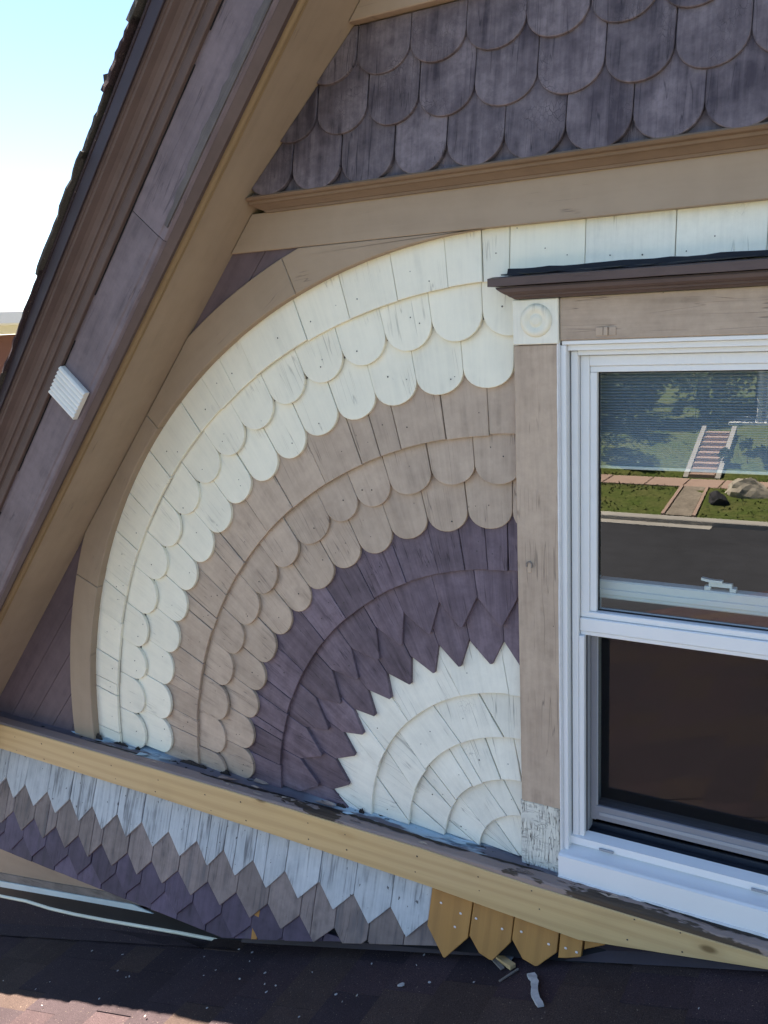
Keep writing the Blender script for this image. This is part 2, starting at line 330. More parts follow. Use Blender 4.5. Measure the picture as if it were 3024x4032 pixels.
# ------------------------------------------------------------------ object helpers
def link(o, parent=None):
    COL.objects.link(o)
    if parent is not None: o.parent = parent
    return o
def thing(name, label, cat, loc=(0, 0, 0), group=None):
    o = bpy.data.objects.new(name, None); o.location = loc; o.empty_display_size = 0.1; link(o)
    o['label'] = label; o['category'] = cat
    if group: o['group'] = group
    return o
def tag(o, label, cat, group=None):
    o['label'] = label; o['category'] = cat
    if group: o['group'] = group
    return o
def mesh(name, verts, faces, mat, parent=None, uvs=None, smooth=False):
    me = bpy.data.meshes.new(name); me.from_pydata([tuple(v) for v in verts], [], faces)
    ul = me.uv_layers.new(name='UVMap')
    if uvs is not None:
        for l in me.loops: ul.data[l.index].uv = uvs[l.vertex_index]
    for m in (mat if isinstance(mat, (list, tuple)) else [mat]): me.materials.append(m)
    if smooth:
        for p in me.polygons: p.use_smooth = True
    me.update()
    return link(bpy.data.objects.new(name, me), parent)
def fix_normals(o):
    import bmesh
    bm = bmesh.new(); bm.from_mesh(o.data); bmesh.ops.recalc_face_normals(bm, faces=bm.faces); bm.to_mesh(o.data); bm.free()
    return o

def clip(poly, a, b, c):
    """keep a*x+b*z+c >= 0"""
    out = []
    for i in range(len(poly)):
        p, q = poly[i], poly[(i + 1) % len(poly)]
        dp, dq = a * p[0] + b * p[1] + c, a * q[0] + b * q[1] + c
        if dp >= 0: out.append(p)
        if (dp >= 0) != (dq >= 0):
            t = dp / (dp - dq); out.append((p[0] + t * (q[0] - p[0]), p[1] + t * (q[1] - p[1])))
    return out
def area(poly):
    return 0.5 * sum(poly[i][0] * poly[(i + 1) % len(poly)][1] - poly[(i + 1) % len(poly)][0] * poly[i][1] for i in range(len(poly)))
def dedupe(poly, eps=4e-4):
    out = []
    for p in poly:
        if not out or math.hypot(p[0] - out[-1][0], p[1] - out[-1][1]) > eps: out.append(p)
    while len(out) > 2 and math.hypot(out[0][0] - out[-1][0], out[0][1] - out[-1][1]) <= eps: out.pop()
    return out
def inset(poly, d):
    n = len(poly); out = []
    for i in range(n):
        p0, p1, p2 = poly[i - 1], poly[i], poly[(i + 1) % n]
        e1 = (p1[0] - p0[0], p1[1] - p0[1]); e2 = (p2[0] - p1[0], p2[1] - p1[1])
        l1 = math.hypot(*e1) or 1e-9; l2 = math.hypot(*e2) or 1e-9
        n1 = (-e1[1] / l1, e1[0] / l1); n2 = (-e2[1] / l2, e2[0] / l2)
        bx, bz = n1[0] + n2[0], n1[1] + n2[1]; bl = math.hypot(bx, bz) or 1e-9
        bx /= bl; bz /= bl; k = d / max(0.35, bx * n1[0] + bz * n1[1])
        out.append((p1[0] + bx * k, p1[1] + bz * k))
    return out

def plate(name, poly, mat, parent, pos, uvf, thick=0.009, bev=0.0012, rough=0.0):
    """flat board piece: poly in plane coords; pos(p, depth) -> world (depth>0 goes into the wall)"""
    poly = dedupe(poly)
    if len(poly) < 3 or abs(area(poly)) < 4e-5: return None
    if area(poly) < 0: poly = poly[::-1]
    if rough:                                   # hand-sawn, split edges
        q = []
        for i in range(len(poly)):
            p, p2 = poly[i], poly[(i + 1) % len(poly)]
            L = math.hypot(p2[0] - p[0], p2[1] - p[1]); k = max(1, int(L / 0.02)); q.append(p)
            for j in range(1, k):
                t = j / k; q.append((p[0] + (p2[0] - p[0]) * t + random.uniform(-rough, rough), p[1] + (p2[1] - p[1]) * t + random.uniform(-rough, rough)))
        poly = q
    n = len(poly); ins = inset(poly, bev)
    V = [pos(p, 0.0) for p in ins] + [pos(p, bev * 0.8) for p in poly] + [pos(p, thick) for p in poly]
    ru, rv = random.uniform(0, 40), random.uniform(0, 40)
    U = [uvf(p) for p in ins] + [uvf(p) for p in poly] + [uvf(p) for p in poly]
    U = [(u + ru, v + rv) for u, v in U]
    F = [tuple(range(n))]
    for i in range(n):
        j = (i + 1) % n
        F.append((i, n + i, n + j, j)); F.append((n + i, 2 * n + i, 2 * n + j, n + j))
    o = mesh(name, V, F, mat, parent, U)
    return o

def wallpos(lift, y0=0.0):
    return lambda p, d: (p[0], y0 + lift(p) + d, p[1])

def box(name, x0, x1, y0, y1, z0, z1, mat, parent=None, bev=0.0, axis='x', off=None):
    """box with an optional small bevel; axis = grain direction for the UVs"""
    import bmesh
    bm = bmesh.new()
    r = bmesh.ops.create_cube(bm, size=1)
    for v in bm.verts:
        v.co = Vector((x0 + (v.co.x + 0.5) * (x1 - x0), y0 + (v.co.y + 0.5) * (y1 - y0), z0 + (v.co.z + 0.5) * (z1 - z0)))
    if bev: bmesh.ops.bevel(bm, geom=bm.edges[:] , offset=bev, segments=1, affect='EDGES')
    ul = bm.loops.layers.uv.new('UVMap'); ru, rv = (random.uniform(0, 40), random.uniform(0, 40))
    for f in bm.faces:
        for l in f.loops:
            c = l.vert.co
            if axis == 'x': uv = (c.z + c.y, c.x)
            elif axis == 'z': uv = (c.x + c.y, c.z)
            else: uv = (c.x + c.z, c.y)
            l[ul].uv = (uv[0] + ru, uv[1] + rv)
    me = bpy.data.meshes.new(name); bm.to_mesh(me); bm.free(); me.materials.append(mat)
    return link(bpy.data.objects.new(name, me), parent)

def extrude(name, prof, a, b, mat, parent, P, seg=1, wob=0.0, smooth=False):
    """profile list [(p,q)], swept from t=a to t=b; P(t,p,q)->world"""
    n = len(prof); V = []; U = []; F = []
    ru, rv = random.uniform(0, 40), random.uniform(0, 40)
    L = [0]
    for i in range(1, n + 1): L.append(L[-1] + math.hypot(prof[i % n][0] - prof[i - 1][0], prof[i % n][1] - prof[i - 1][1]))
    for k in range(seg + 1):
        t = a + (b - a) * k / seg
        for i, (p, q) in enumerate(prof):
            wv = wob * (random.random() - 0.5)
            V.append(P(t, p + wv, q + wv)); U.append((L[i] + ru, t + rv))
    for k in range(seg):
        for i in range(n):
            j = (i + 1) % n
            F.append((k * n + i, k * n + j, (k + 1) * n + j, (k + 1) * n + i))
    F.append(tuple(range(n))[::-1]); F.append(tuple(seg * n + i for i in range(n)))
    o = mesh(name, V, F, mat, parent, U, smooth)
    return fix_normals(o)

# ==================================================================== the setting far off
ZS = -6.6
def sheet(name, x0, x1, y0, y1, z, mat, kind='structure'):
    o = mesh(name, [(x0, y0, z), (x1, y0, z), (x1, y1, z), (x0, y1, z)], [(0, 1, 2, 3)], mat)
    if kind: o['kind'] = kind
    return o
sheet('ground', -900, 900, -900, 900, ZS - 0.02, M['grass'])
sheet('road', -300, 300, -30.2, -17.0, ZS + 0.004, M['asphalt'])
sheet('front_yard', -30, 30, -16.2, -.5, ZS + 0.006, M['gravel'])  # unseen yard, made pale to bounce sunlight onto the shaded wall
# verge and bank across the street: rises to the pavement and on up to the house
vb = [(-30.75, ZS + 0.19), (-34.3, ZS + 0.44), (-37.2, ZS + 0.44), (-40.5, ZS + 1.75), (-70, ZS + 2.4)]
V = []; F = []
xs = [-60 + 3 * i for i in range(35)]
for x in xs:
    for y, z in vb: V.append((x, y, z + random.uniform(-0.03, 0.03)))
nb = len(vb)
for i in range(len(xs) - 1):
    for j in range(nb - 1): F.append((i * nb + j, (i + 1) * nb + j, (i + 1) * nb + j + 1, i * nb + j + 1))
o = mesh('lawn_bank', V, F, M['grass']); o['kind'] = 'structure'; fix_normals(o)
kb = box('kerb', -60, 45, -30.75, -30.2, ZS - 0.1, ZS + 0.2, M['concrete'], bev=0.03); kb['kind'] = 'structure'
gt = box('gutter', -60, -4.9, -30.2, -29.7, ZS - 0.1, ZS + 0.03, M['concrete']); gt['kind'] = 'structure'
pv = bpy.data.objects.new('pavement', None); link(pv); pv['kind'] = 'structure'
x = -22.0
while x < 6:
    wd = random.uniform(1.3, 1.9)
    box('paving_slab', x, x + wd - 0.04, -36.6, -34.9, ZS + 0.30, ZS + 0.50 + random.uniform(-0.01, 0.02), M['flag'], pv, bev=0.015); x += wd
gp = bpy.data.objects.new('garden_path', None); link(gp); gp['kind'] = 'structure'
mesh('gravel_bed', [(-6.68, -30.75, ZS + 0.225), (-5.75, -30.75, ZS + 0.225), (-6.05, -34.9, ZS + 0.50), (-6.85, -34.9, ZS + 0.50)], [(0, 1, 2, 3)], M['gravel'], gp)
for (xa, xb) in ((-6.78, -6.95), (-5.66, -5.96)):
    mesh('path_edging', [(xa - .06, -30.75, ZS + .27), (xa + .06, -30.75, ZS + .27), (xb + .06, -34.9, ZS + .54), (xb - .06, -34.9, ZS + .54),
                         (xa - .06, -30.75, ZS + .1), (xa + .06, -30.75, ZS + .1), (xb + .06, -34.9, ZS + .3), (xb - .06, -34.9, ZS + .3)],
         [(0, 1, 2, 3), (0, 4, 5, 1), (1, 5, 6, 2), (2, 6, 7, 3), (3, 7, 4, 0)], M['flag'], gp)
st = thing('garden_steps', 'flight of sandstone steps seen only as a reflection in the window', 'steps', (-6.6, -37.0, ZS + 0.45))
for i in range(9):
    s_ = box('step', -0.52, 0.52, -0.42 * (i + 1), -0.42 * i, -0.3 + 0.17 * i, 0.17 * (i + 1) - 0.001 * i, M['flag'], st, bev=0.012)
for sx in (-0.66, 0.66):
    mesh('side_wall', [(sx - .1, 0.1, .05), (sx + .1, 0.1, .05), (sx + .1, -3.9, 1.75), (sx - .1, -3.9, 1.75), (sx - .1, 0.1, -.4), (sx + .1, 0.1, -.4), (sx + .1, -3.9, -.4), (sx - .1, -3.9, -.4)],
         [(0, 1, 2, 3), (0, 4, 5, 1), (1, 5, 6, 2), (2, 6, 7, 3), (3, 7, 4, 0)], M['concrete'], st)
def rock(name, loc, sc, mat, label, seed):
    import bmesh
    rnd = random.Random(seed); bm = bmesh.new(); bmesh.ops.create_icosphere(bm, subdivisions=3, radius=1)
    offs = [(Vector((rnd.uniform(-1, 1), rnd.uniform(-1, 1), rnd.uniform(-.4, 1))).normalized(), rnd.uniform(.5, .95)) for _ in range(14)]
    for v in bm.verts:
        for d, k in offs:
            t = v.co.dot(d)
            if t > k: v.co -= d * (t - k)
        v.co *= 1 + .07 * math.sin(v.co.x * 9 + seed) * math.sin(v.co.z * 11 + v.co.y * 7)
        v.co = Vector((v.co.x * sc[0], v.co.y * sc[1], v.co.z * sc[2]))
    me = bpy.data.meshes.new(name); bm.to_mesh(me); bm.free(); me.materials.append(mat)
    ob = link(bpy.data.objects.new(name, me)); ob.location = loc; tag(ob, label, 'rock'); return ob
rock('boulder', (-4.25, -34.1, ZS + 0.62), (1.0, 0.6, 0.55), M['rock'], 'large pale boulder on the lawn reflected in the upper window pane', 3)
rock('boulder', (-5.15, -32.7, ZS + 0.5), (0.48, 0.4, 0.34), M['rock_dk'], 'small dark boulder on the lawn reflected in the upper window pane', 5)

def foliage(name, parent, c, r, n, mat, seed, leaf=0.09):
    rnd = random.Random(seed); V = []; F = []
    cl = [Vector((rnd.gauss(0, .45), rnd.gauss(0, .45), rnd.gauss(0, .42))) for _ in range(max(6, n // 160))]
    for i in range(n):
        k = rnd.choice(cl); d = Vector((rnd.gauss(0, 1), rnd.gauss(0, 1), rnd.gauss(0, 1))).normalized() * rnd.uniform(.12, .34)
        q = k + d; p = Vector((c[0] + q.x * r[0], c[1] + q.y * r[1], c[2] + q.z * r[2]))
        a = Vector((rnd.gauss(0, 1), rnd.gauss(0, 1), rnd.gauss(0, .6))).normalized(); b = a.cross(Vector((rnd.gauss(0, 1), rnd.gauss(0, 1), rnd.gauss(0, 1)))).normalized()
        s = leaf * rnd.uniform(.6, 1.4); j = len(V)
        V += [p - a * s, p + b * s * .5, p + a * s, p - b * s * .5]; F.append((j, j + 1, j + 2, j + 3))
    return mesh(name, V, F, mat, parent)
def tree(loc, h, r, seed, label, mat, group):
    t = thing('broadleaf_tree', label, 'tree', loc, group)
    rnd = random.Random(seed); pr = []
    V = []; F = []; m = 8
    hs = [0, .15, .35, .6]; rs = [.16, .12, .09, .05]
    for hh, rr in zip(hs, rs):
        for i in range(m):
            a = 2 * math.pi * i / m; V.append((rr * r * .55 * math.cos(a) + .1 * hh, rr * r * .55 * math.sin(a), hh * h))
    for k in range(3):
        for i in range(m): F.append((k * m + i, k * m + (i + 1) % m, (k + 1) * m + (i + 1) % m, (k + 1) * m + i))
    for b in range(5):
        a = rnd.uniform(0, 6.28); p0 = Vector((0, 0, h * rnd.uniform(.3, .5))); p1 = p0 + Vector((math.cos(a) * r * .6, math.sin(a) * r * .6, h * .28)); j = len(V)
        for pp, rr in ((p0, .05 * r), (p1, .015 * r)):
            for i in range(4): V.append(tuple(pp + Vector((rr * math.cos(i * 1.57), rr * math.sin(i * 1.57), 0))))
        for i in range(4): F.append((j + i, j + (i + 1) % 4, j + 4 + (i + 1) % 4, j + 4 + i))
    mesh('trunk', V, F, M['bark'], t)
    foliage('crown', t, (0, 0, h * .52), (r, r, h * .5), 5200, mat, seed + 1, leaf=0.16)
    return t
tree((-13.6, -44.5, ZS + 1.6), 7.2, 2.9, 11, 'wide leafy tree at the far left of the reflected garden', M['leaf2'], 'garden trees across the street')
tree((-9.6, -52, ZS + 1.6), 8.5, 3.4, 12, 'tall dark tree behind the reflected garden', M['leaf'], 'garden trees across the street')
tree((-15.5, -41.8, ZS + 1.7), 5.2, 3.0, 31, 'low spreading tree at the left end of the reflected bank', M['leaf'], 'garden trees across the street')
tree((-11.4, -43.5, ZS + 1.7), 5.6, 2.6, 32, 'small round tree left of the reflected steps', M['leaf'], 'garden trees across the street')
tree((-8.3, -46.5, ZS + 1.7), 6.8, 2.8, 33, 'tree standing behind the top of the reflected steps', M['leaf'], 'garden trees across the street')
tree((-6.1, -49.5, ZS + 1.7), 8.0, 3.0, 34, 'dark tree beside the reflected white porch', M['leaf'], 'garden trees across the street')
tree((-17.5, -50, ZS + 1.6), 9, 3.6, 14, 'broad tree at the far edge of the garden across the street', M['leaf'], 'garden trees across the street')
def bush(loc, r, seed, label, mat=None):
    b = thing('garden_bush', label, 'bush', loc, 'bushes on the bank across the street')
    mesh('stem', [(-.04, -.04, -.2), (.04, -.04, -.2), (0, .04, -.2), (0, 0, r[2])], [(0, 1, 3), (1, 2, 3), (2, 0, 3)], M['bark'], b)
    foliage('foliage', b, (0, 0, r[2] * .5), r, 900, mat or M['leaf'], seed, leaf=0.11)
bush((-9.9, -38.1, ZS + .75), (2.2, .9, .9), 21, 'low hedge bush beside the reflected steps')
bush((-13.2, -38.3, ZS + .8), (2.3, .9, 1.0), 22, 'long low hedge bush at the left of the reflected bank')
bush((-10.4, -40.4, ZS + 1.7), (.9, .8, .9), 23, 'round dark bush in the middle of the reflected bank')
bush((-5.0, -38.4, ZS + .8), (1.0, .8, .8), 24, 'leafy bush right of the reflected steps', M['leaf2'])
bush((-8.2, -43.6, ZS + 1.9), (1.0, .9, 1.2), 25, 'pale bush left of the white porch in the reflection', M['leaf2'])
bush((-3.1, -38.6, ZS + .8), (1.4, .8, .8), 26, 'leafy bush at the right edge of the reflected bank')
wv_, wf_ = [], []
for i in range(2200):
    yy = random.choice((random.uniform(-34.9, -30.9), random.uniform(-34.9, -34.0), random.uniform(-37.2, -36.5), random.uniform(-40, -37)))
    xx = random.uniform(-15, 0)
    if -7.1 < xx < -5.5 and yy > -38: continue
    zz_ = ZS + (.19 + .25 * (-30.75 - yy) / 3.55 if yy > -34.3 else .44 if yy > -37.2 else .44 + 1.31 * (-37.2 - yy) / 3.3)
    h_ = random.uniform(.04, .11) * (1.6 if random.random() < .08 else 1); a_ = random.uniform(0, 6.28); dx, dy = .05 * math.cos(a_), .05 * math.sin(a_)
    j_ = len(wv_); wv_ += [(xx - dx, yy - dy, zz_), (xx + dx, yy + dy, zz_), (xx + random.uniform(-.1, .1), yy + random.uniform(-.1, .1), zz_ + h_)]; wf_.append((j_, j_ + 1, j_ + 2))
wo_ = mesh('grass_tufts', wv_, wf_, M['tuft']); wo_['kind'] = 'stuff'; wo_['label'] = 'rough grass tufts on the verge across the street'; wo_['category'] = 'grass'
# white house across the street
hh = thing('porch_house', 'white house with a columned porch reflected in the upper window pane', 'house', (-3.5, -44.5, ZS + 1.75))
box('wall', -2.0, 9.5, -8, -1.9, -1, 6, M['white'], hh)
box('porch_deck', -3.2, 4.4, -2.0, 0.6, -0.05, 0.24, M['white'], hh, bev=0.02)
box('porch_base', -2.9, 4.1, -2.0, 0.4, -0.9, -0.06, M['white'], hh)
for cxp in (-1.85, -1.45, 1.2, 3.6):
    V = []; F = []
    prof = [(.20, .24), (.20, .34), (.13, .36), (.14, 1.6), (.11, 3.0), (.19, 3.05), (.19, 3.2)]
    for r0, z0 in prof:
        for i in range(12): V.append((cxp + r0 * math.cos(i * math.pi / 6), 0.2 + r0 * math.sin(i * math.pi / 6), z0))
    for k in range(len(prof) - 1):
        for i in range(12): F.append((k * 12 + i, k * 12 + (i + 1) % 12, (k + 1) * 12 + (i + 1) % 12, (k + 1) * 12 + i))
    mesh('column', V, F, M['white'], hh)
box('porch_beam', -3.0, 4.2, -2.0, 0.5, 3.2, 3.7, M['white'], hh, bev=0.02)
mesh('roof', [(-3.4, .8, 3.7), (9.9, .8, 3.7), (9.9, -8.4, 3.7), (-3.4, -8.4, 3.7), (-1, -3.8, 6.6), (8, -3.8, 6.6)], [(0, 1, 5, 4), (1, 2, 5), (2, 3, 4, 5), (3, 0, 4), (0, 3, 2, 1)], M['rs2'], hh)
# brick neighbour beyond the rake
nh = thing('brick_house', 'red brick house with a white eave at the far left edge', 'house', (-8.0, 4.0, ZS))
box('wall', -6, 0, 0, 14, 0, 7.86, M['brick'], nh)
box('frieze_board', -0.05, 0.06, -.05, 14, 7.865, 8.0, M['white'], nh, bev=.01)
box('soffit', 0.0, 0.42, -.3, 14.2, 7.97, 8.0, M['white'], nh)
box('gutter', 0.43, 0.58, -.3, 14.2, 7.955, 8.11, M['white'], nh, bev=.02)
box('flat_roof', -6.4, .42, -.3, 14.2, 8.01, 8.09, M['white'], nh)

# ==================================================================== the house
XC = 0.56                                        # middle line of the gable
house = thing('painted_gable_house', 'gable end with painted shingle sunburst, brown rake boards and white vinyl window', 'house', (0, 0, 0))
SLOPE = 1.16; TH = math.atan(SLOPE)
E_ = Vector((math.cos(TH), 0, math.sin(TH))); N_ = Vector((-math.sin(TH), 0, math.cos(TH))); O_ = Vector((-0.704, 0, 1.40))
def rakeP(t, y, h):
    if y < -.2172 or h > .2:                      # the outer boards run a hair steeper than the soffit
        if h > .19: h = .187 + (h - .187) * max(.30, min(1.0, .80 + .75 * t))
        h += .012 * t - .004
    q = O_ + E_ * t + N_ * h
    return (q.x, y, q.z)
S_APEX = (XC + 0.704) / math.cos(TH)

# sheathing behind the shingles with the window opening left free
WX0, WX1, WZ0, WZ1 = 0.092, 2 * XC - 0.092, 0.0, 1.172
wallp = mesh('gable_sheathing',
    [(-2.3, .026, -0.9), (WX0, .026, -0.9), (WX1, .026, -0.9), (3.4, .026, -0.9),
     (-2.3, .026, -.45), (WX0, .026, WZ0), (WX1, .026, WZ0), (3.4, .026, -.45),
     (-1.75, .026, .2), (WX0, .026, WZ1), (WX1, .026, WZ1), (2 * XC + 1.75, .026, .2), (XC, .026, 2.86), (XC, .026, -.9)],
    [(0, 1, 5, 8, 4), (2, 3, 7, 11, 6), (1, 2, 6, 5), (8, 5, 9, 12), (9, 10, 12), (10, 6, 11, 12)], M['purple'], house)
body = mesh('house_body', [(x, y, z) for x in (-2.2, 3.3) for y in (.10, 7.5) for z in (ZS, -.4)], [(0, 1, 3, 2), (4, 6, 7, 5), (0, 4, 5, 1), (2, 3, 7, 6)], M['tan_trim'], house)
# room behind the window
rm = mesh('room_lining', [(x, y, z) for x in (-1.2, 2.3) for y in (.13, 3.2) for z in (-.35, 1.9)],
          [(0, 1, 3, 2), (4, 6, 7, 5), (2, 3, 7, 6), (0, 2, 6, 4), (1, 5, 7, 3)], M['room'], house)
for (xa, xb, za, zb) in ((-1.2, WX0, -.35, 1.9), (WX1, 2.3, -.35, 1.9), (WX0, WX1, WZ1, 1.9), (WX0, WX1, -.35, WZ0)):
    mesh('room_lining', [(xa, .128, za), (xb, .128, za), (xb, .128, zb), (xa, .128, zb)], [(0, 1, 2, 3)], M['room'], house)

# ---------------------------------------------------------------- sunburst
sunb = mesh('sunburst_backing', [(-1.46, .022, .0), (.02, .022, .0), (.02, .022, 1.46), (-1.0, .022, 1.2)], [(0, 1, 2, 3)], M['purple'], house)
nails = []
def pol(a, r):
    a = R_(a); return (-r * math.cos(a), r * math.sin(a))
def arch_piece(poly, am, rtop, rbut, mat, lift=None, thick=0.009, rough=0.0, name='shingle', nail=True, kick=(.0, .0035)):
    poly = clip(poly, 0, 1, -0.012); 
    if len(poly) < 3: return
    poly = clip(poly, -1, 0, 0.0045)
    if len(poly) < 3: return
    a = R_(am); rd = (-math.cos(a), math.sin(a)); tg = (math.sin(a), math.cos(a))
    jy = random.uniform(-.0012, .0012); tw = random.uniform(-.012, .012); pk = random.uniform(*kick)
    def lf(p):
        v = p[0] * rd[0] + p[1] * rd[1]; u = p[0] * tg[0] + p[1] * tg[1]
        t = (v - rbut) / (rtop - rbut)
        return 0.011 * t + jy + tw * u * (1 - t) - pk * (1 - t) ** 2
    uvf = lambda p: (p[0] * tg[0] + p[1] * tg[1], p[0] * rd[0] + p[1] * rd[1])
    o = plate(name, poly, mat, sunb, wallpos(lf), uvf, thick, rough=rough)
    if o and nail:
        for k in range(random.choice((0, 1, 1, 2))):
            rr = rbut + (rtop - rbut) * random.uniform(.16, .5)
            hw = 0.6 * (0.5 * (max(uvf(p)[0] for p in poly) - min(uvf(p)[0] for p in poly)))
            uu = random.uniform(-hw, hw)
            p = (rd[0] * rr + tg[0] * uu, rd[1] * rr + tg[1] * uu)
            if p[1] > .03 and p[0] < -.01: nails.append((p[0], lf(p), p[1]))
    return o
def ring_plain(joints, rtop, rbut, mat, rough=0.0):
    """joints: list of angle or (angle at top, angle at butt)"""
    J = [(j, j) if not isinstance(j, tuple) else j for j in joints]
    K = [J[0]]
    for p_, q_ in zip(J[:-1], J[1:]):                       # some shingles have split along the grain
        if random.random() < .28 and rbut > .15:
            t_ = random.uniform(.25, .75); d_ = random.uniform(-.25, .25); K.append((p_[0] + (q_[0] - p_[0]) * t_, p_[1] + (q_[1] - p_[1]) * t_ + d_))
        K.append(q_)
    J = K
    for (a0, b0), (a1, b1) in zip(J[:-1], J[1:]):
        g = random.choice((.0004, .0005, .0007, .0009, .0018, .0034)); g0 = math.degrees(g / 2 / rtop); g1 = math.degrees(g / 2 / rbut)
        g1 += random.uniform(0, math.degrees(.0006 / rbut))
        n = max(3, int((b1 - b0) / 2.2))
        poly = [pol(a0 + g0 + (a1 - a0 - 2 * g0) * i / 3, rtop) for i in range(4)]
        jr = random.uniform(-.002, .002)
        poly += [pol(b1 - g1 - (b1 - b0 - 2 * g1) * i / n, rbut + jr) for i in range(n + 1)]
        arch_piece(poly, (a0 + a1 + b0 + b1) / 4, rtop, rbut, mat, rough=rough)
def ring_scallop(joints, rtop, rcusp, rtip, mat):
    for a0, a1 in zip(joints[:-1], joints[1:]):
        g = random.choice((.0006, .0008, .0014, .0032)); am = (a0 + a1) / 2
        gt_ = math.degrees(g / 2 / rtop)
        d = rcusp - rtip + random.uniform(-.003, .003); rc = rcusp + random.uniform(-.003, .003)
        h0 = (a1 - a0) / 2
        poly = [pol(a0 + gt_, rtop), pol(am, rtop), pol(a1 - gt_, rtop)]
        n = 12
        for i in range(n + 1):
            t = math.cos(math.pi * i / n)              # +1 .. -1
            dep = (1 - abs(t) ** 2.05) ** 0.5
            hh_ = h0 - math.degrees(g / 2 / rc)
            poly.append(pol(am + hh_ * t, rc - d * dep))
        arch_piece(poly, am, rtop, rtip, mat)
def ring_point(joints, rtop, rval, rtip, mat):
    for a0, a1 in zip(joints[:-1], joints[1:]):
        g = random.choice((.0006, .001, .0016)); am = (a0 + a1) / 2
        gt_ = math.degrees(g / 2 / rtop); gv = math.degrees(g / 2 / rval); rv = rval + random.uniform(-.004, .004)
        off = random.uniform(-.6, .6)
        poly = [pol(a0 + gt_, rtop), pol(am, rtop), pol(a1 - gt_, rtop), pol(a1 - gv, rv), pol(am + off + .35, rtip), pol(am + off - .35, rtip), pol(a0 + gv, rv)]
        arch_piece(poly, am, rtop, rtip, mat, thick=.013, kick=(.003, .008))
ring_plain([-3, 2.2, 7.6, 12.8, 18.3, 23.9, 29.3, 34.8, 41.0, 48.6, 55.8, 59.1, 66.9, 72.5, 78.2, 83.6, 87.0, 89.6], 1.415, 1.299, M['cream'])
ring_scallop([-4.6, .5, 5.88, 11.13, 16.16, 21.4, 26.89, 32.27, 37.8, 43.4, 48.75, 54.08, 59.45, 64.74, 70.25, 75.76, 81.22, 86.69, 92.2], 1.325, 1.243, 1.192, M['cream'])
ring_scallop([1.2, 6.81, 12.48, 17.96, 23.34, 28.7, 34.06, 39.72, 45.2, 50.66, 56.1, 61.4, 67.0, 72.52, 78.15, 83.93, 89.75, 95.5], 1.225, 1.130, 1.086, M['cream'])
ring_plain([-1, 6, 13, 19.8, 26.3, 33.4, 40.4, 47.4, 53.7, 60.7, 67.4, 73.9, 80.6, 86.4, 92], 1.13, .988, M['tan'])
ring_scallop([-2.8, 4.2, 10.82, 17.58, 24.3, 30.8, 37.7, 44.44, 50.85, 58.17, 64.2, 70.32, 77.27, 83.95, 90.6, 97.0], 1.01, .926, .885, M['tan'])
ring_scallop([.8, 7.4, 14.2, 20.44, 26.9, 34.0, 40.58, 47.09, 54, 60.83, 67.64, 74.6, 81.79, 89.0, 96.0], .915, .826, .786, M['tan'])
ring_plain([-1, 7, 15.3, 24, 32, 41.7, 49.7, 58.1, 66.5, 74, 79.4, 84, 88, 92], .835, .695, M['purple'])
ring_point([1.6, 10.71, 19.31, 28.26, 37.27, 45.63, 54.29, 62.79, 71.86, 80.83, 89.4, 98.0], .72, .634, .569, M['purple'])
ring_point([-3.5, 5.54, 15.51, 24.73, 33.19, 41.42, 49.76, 58.74, 67.93, 76.72, 85.71, 94.5], .64, .533, .479, M['purple'])
CO = M['cream_old']
ring_plain([(-8, -8), (5.1, .3), (27, 21.5), (45.8, 45.2), (66, 68.9), (84, 86), (97, 97)], .545, .409, CO, .0004)
ring_plain([(-8, -9), (17.9, 4.2), (38.6, 35.3), (56, 60), (73.7, 81.8), (92, 99)], .43, .3035, CO, .0004)
ring_plain([(-10, -14), (15, 8), (37.1, 34), (57.7, 60.5), (85, 89.7), (100, 100)], .325, .203, CO, .0004)
ring_plain([(-12, -20), (15, 5), (36.3, 33.1), (57.8, 69), (73, 87.9), (100, 105)], .222, .114, CO, .0004)
ring_plain([(-20, -20), (22, 22), (47, 47), (100, 100)], .135, .01, CO, .0004)
M['rot'] = painted('rotten_wood', (0.05, 0.036, 0.028, 1), (0.02, 0.016, 0.014, 1), (0.008, 0.007, 0.006, 1), (0.12, 0.08, 0.05, 1), crack=1.2, alligator=0, chips=0.6, var=0.1, dirt=0.8, grain=1)  # rot, with the darkness inside holes and gaps put into the colour
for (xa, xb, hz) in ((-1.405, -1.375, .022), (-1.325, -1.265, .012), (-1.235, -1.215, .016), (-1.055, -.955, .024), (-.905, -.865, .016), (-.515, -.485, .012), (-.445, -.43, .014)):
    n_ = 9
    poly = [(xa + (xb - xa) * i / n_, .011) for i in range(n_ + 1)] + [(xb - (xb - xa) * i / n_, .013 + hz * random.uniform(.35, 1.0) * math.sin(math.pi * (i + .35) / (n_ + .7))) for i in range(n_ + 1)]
    plate('rotten_spot', poly, M['rot'], sunb, wallpos(lambda p: -.0062), lambda p: p, .004, .0006)  # dark plate laid on the surface in place of a shaded rotted hole
